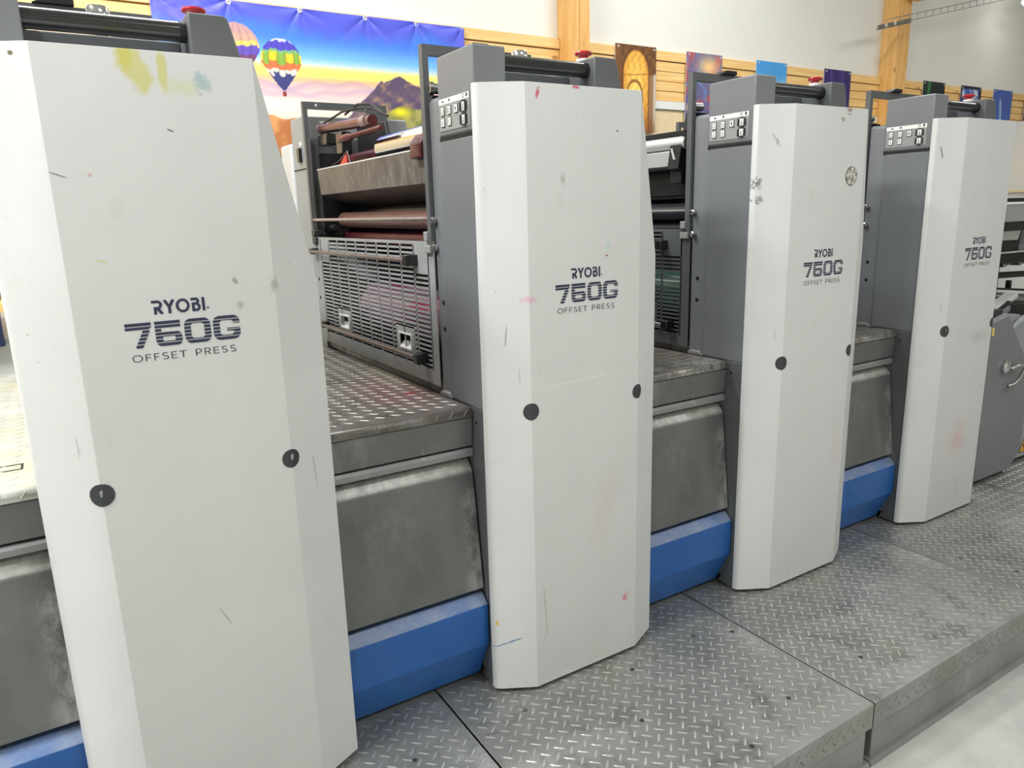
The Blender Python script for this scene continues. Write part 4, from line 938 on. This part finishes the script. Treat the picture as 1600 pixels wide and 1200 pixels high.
def p_corridor(X, Z):
    w_, h_ = .385, .595; u = X / w_; v = -Z / h_
    c = np.zeros(X.shape + (3,)) + np.array([104, 66, 34.]); c = mixc(c, .6 * sm(-.2, .7, nz(X, Z, 70, 1)), (150, 100, 52))
    glow = np.exp(-((u - .5) / .34) ** 2 - ((v - .42) / .42) ** 2)
    def vault(cx, cy, r): return np.where(v < cy, np.hypot((u - cx), (v - cy) * 1.1), np.abs(u - cx)) - r
    d = vault(.50, .34, .33); m_ = sm(.02, -.02, d); c = mixc(c, m_ * .9, (222, 142, 48)); c = mixc(c, m_ * glow, (255, 206, 96))
    c = mixc(c, sm(.035, .01, np.abs(d)) * .75, (96, 52, 22)); c = mixc(c, m_ * sm(.012, .004, np.abs(v - .36 + .05 * u)) * .5, (150, 84, 30))
    d = vault(.47, .58, .19); m_ = sm(.015, -.015, d); c = mixc(c, m_, (255, 216, 110)); c = mixc(c, sm(.03, .008, np.abs(d)) * .8, (128, 66, 26))
    d = vault(.45, .76, .10); m_ = sm(.01, -.01, d); c = mixc(c, m_, (255, 238, 160)); c = mixc(c, sm(.025, .008, np.abs(d)) * .7, (150, 84, 34))
    n = nz(X, Z, 80, 6); c = c * (1 + .12 * n[..., None]); side = sm(.80, .86, u) * sm(.30, .36, v); c = mixc(c, side * .85, (168, 128, 92)); c = mixc(c, sm(.93, .96, u) * sm(.3, .34, v), (206, 196, 180))
    c = mixc(c, sm(.16, .10, u) * .6, (128, 84, 50)); c = mixc(c, sm(.75, 1.0, v) * .5, (110, 60, 30)); return c
def p_burst(X, Z):
    w_, h_ = .385, .595; u = X / w_; v = -Z / h_
    c = np.zeros(X.shape + (3,)) + np.array([104, 100, 146.]); n = nz(X, Z, 24, 11); n2 = nz(X * 1.5, Z, 40, 12)
    c = mixc(c, sm(-.1, .7, n) * .8, (200, 84, 84)); c = mixc(c, sm(.1, .8, n2) * .6, (108, 160, 206)); c = mixc(c, np.exp(-((u - .62) / .3) ** 2 - ((v - .16) / .13) ** 2), (250, 206, 140))
    c = mixc(c, sm(.45, .8, n * n2 + .3) * .5, (230, 110, 90)); c = mixc(c, sm(.45, .6, v) * sm(.35, .1, u), (98, 92, 150)); return c
def p_sky(X, Z):
    u = X / .36; v = -Z / .595; c = np.zeros(X.shape + (3,)) + np.array([70, 160, 226.]); c = mixc(c, sm(.1, .5, v), (190, 226, 246))
    for k in range(5): c = mixc(c, .7 * sm(.02, .008, np.abs(u - .15 * k - .2 - .6 * (v - .2) * (1 if k % 2 else -1))) * sm(.1, .2, v), (90, 110, 130))
    return c
def p_violet(X, Z):
    n = nz(X * 3, Z * .6, 14, 3); c = np.zeros(X.shape + (3,)) + np.array([52, 38, 104.]); return mixc(c, sm(0, .8, n) * .8, (96, 72, 170))
def p_aurora(X, Z):
    u = X / .37; c = np.zeros(X.shape + (3,)) + np.array([20, 34, 34.]); c = mixc(c, np.exp(-((u - .28 - Z * .2) / .07) ** 2) * .9, (56, 150, 74)); return mixc(c, .3 * sm(.2, .8, nz(X, Z, 20, 5)), (40, 66, 70))
def p_snow(X, Z):
    n = nz(X, Z, 34, 21); c = np.zeros(X.shape + (3,)) + np.array([58, 92, 170.]); c = mixc(c, sm(0, .35, n), (216, 222, 240)); u = X / .37; v = -Z / .56
    e = np.minimum(np.minimum(u, 1 - u), np.minimum(v, 1 - v)); return mixc(c, sm(.06, .045, e), (24, 30, 56))
def p_blue(X, Z):
    u = X / .40; c = np.zeros(X.shape + (3,)) + np.array([70, 96, 176.]); c = mixc(c, sm(-.1, -.5, Z) * .5, (60, 120, 200)); return mixc(c, .8 * np.exp(-((u - .45 - .5 * (-Z - .25)) / .05) ** 2) * sm(-.06, -.14, Z), (226, 236, 250))
def p_dark(X, Z):
    n = nz(X, Z, 30, 31); c = np.zeros(X.shape + (3,)) + np.array([62, 26, 34.]); return mixc(c, sm(.3, .8, n), (170, 70, 60))
posters = [
 (3.632, .387, .600, p_corridor, 'tall print of a glowing golden arched corridor', 'poster'),
 (4.334, .384, .600, p_burst, 'tall red and blue fantasy burst print', 'poster'),
 (5.123, .375, .500, p_sky, 'pale blue sky print with a thin lattice', 'poster'),
 (6.006, .378, .500, p_violet, 'dark violet print with faint vertical light', 'poster'),
 (7.564, .383, .500, p_aurora, 'near-black print with one green streak', 'poster'),
 (8.263, .396, .560, p_snow, 'blue and white mottled print with a dark frame', 'poster'),
 (8.924, .403, .600, p_blue, 'plain blue print with a white streak', 'poster'),
 (9.632, .400, .600, p_dark, 'dark red print above the white cabinet', 'poster')]
for (x, w_, h_, fn, lab, cat) in posters:
    t = thing('wall_print', (x, 2.955, 2.386), lab + ' on the timber wall band', cat, 'prints hung along the wall')
    me = print_mesh('print_panel', w_, h_, 130, 200, fn); link('print_panel', me, pm.m, t)
    for gx in (.022, w_ - .022): part('print_pin', lambda b: b.lathe((gx, -.001, -.020), [(.008, .002), (.008, -.003), (.004, -.004)], 'y', 12), M['silver'], t)

# wire cable tray, bracket, junction box and wall lamp at upper right
ct = thing('wire_cable_tray', (6.0, 2.72, 2.66), 'thin galvanised wire cable tray running along the right timber post', 'cable tray')
def wires(b):
    def q(s): return Vector((-.25 + 3.4 * s, -.02, -.03 + .77 * s * 1.0))
    return q
def tray_w(b):
    for dy, dzz in ((0, 0), (.06, 0), (0, .05), (.06, .05)):
        b.tube((.35, dy, .06 + dzz), (3.6, dy, .78 + dzz), .0025, 6)
    for i in range(28):
        s = i / 27; x = .35 + 3.25 * s; z = .06 + .72 * s
        b.path([(x, 0, z + .05), (x, 0, z), (x, .06, z), (x, .06, z + .05)], .002, 6)
part('wire_mesh', tray_w, M['steel'], ct, kind='stuff')
ct.location = (6.1, 2.64, 2.66)
part('tray_bracket', lambda b: b.prism([(.30, .03), (.80, .14), (.80, .18), (.30, .07)], .10, .112), M['steel'], ct, bevel=.002)
for dx in (.42, .55): part('bracket_bolt', lambda b: b.lathe((dx, .10, .08 + (dx - .42) * .22), [(.016, 0), (.016, -.006), (.006, -.010)], 'y', 16), M['white'], ct)
jb = thing('junction_box', (6.96, 2.79, 3.02), 'brown wooden junction box high on the right timber post', 'box')
part('box_body', lambda b: b.box(-.0, .17, -.04, .05, 0, .30), M['wood_post'], jb, bevel=.006)
part('box_lid', lambda b: b.box(.0, .16, -.052, -.04, .01, .29), M['wood_post'], jb, bevel=.004)
wl = thing('round_lamp', (8.75, 2.62, 3.17), 'bright round lamp at the upper right corner of the view', 'lamp')
emt = NT('lit_lamp'); emt.b.inputs['Emission Color'].default_value = (1, 1, 1, 1); emt.b.inputs['Emission Strength'].default_value = 6; 
part('lit_dome', lambda b: b.lathe((.10, 0, 0.0), [(.02, -.05), (.09, -.03), (.12, .0), (.12, .03)], 'z', 28), emt.m, wl)
part('lamp_ring', lambda b: b.path([(-.10 + .09 * math.cos(a), 0, .02 + .07 * math.sin(a)) for a in [i * math.pi / 9 for i in range(10, 19)]], .004, 8), M['steel'], wl)
part('lamp_arm', lambda b: b.tube((.10, 0, .03), (.10, 0, ZC - 3.17), .012, 10), M['steel'], wl)
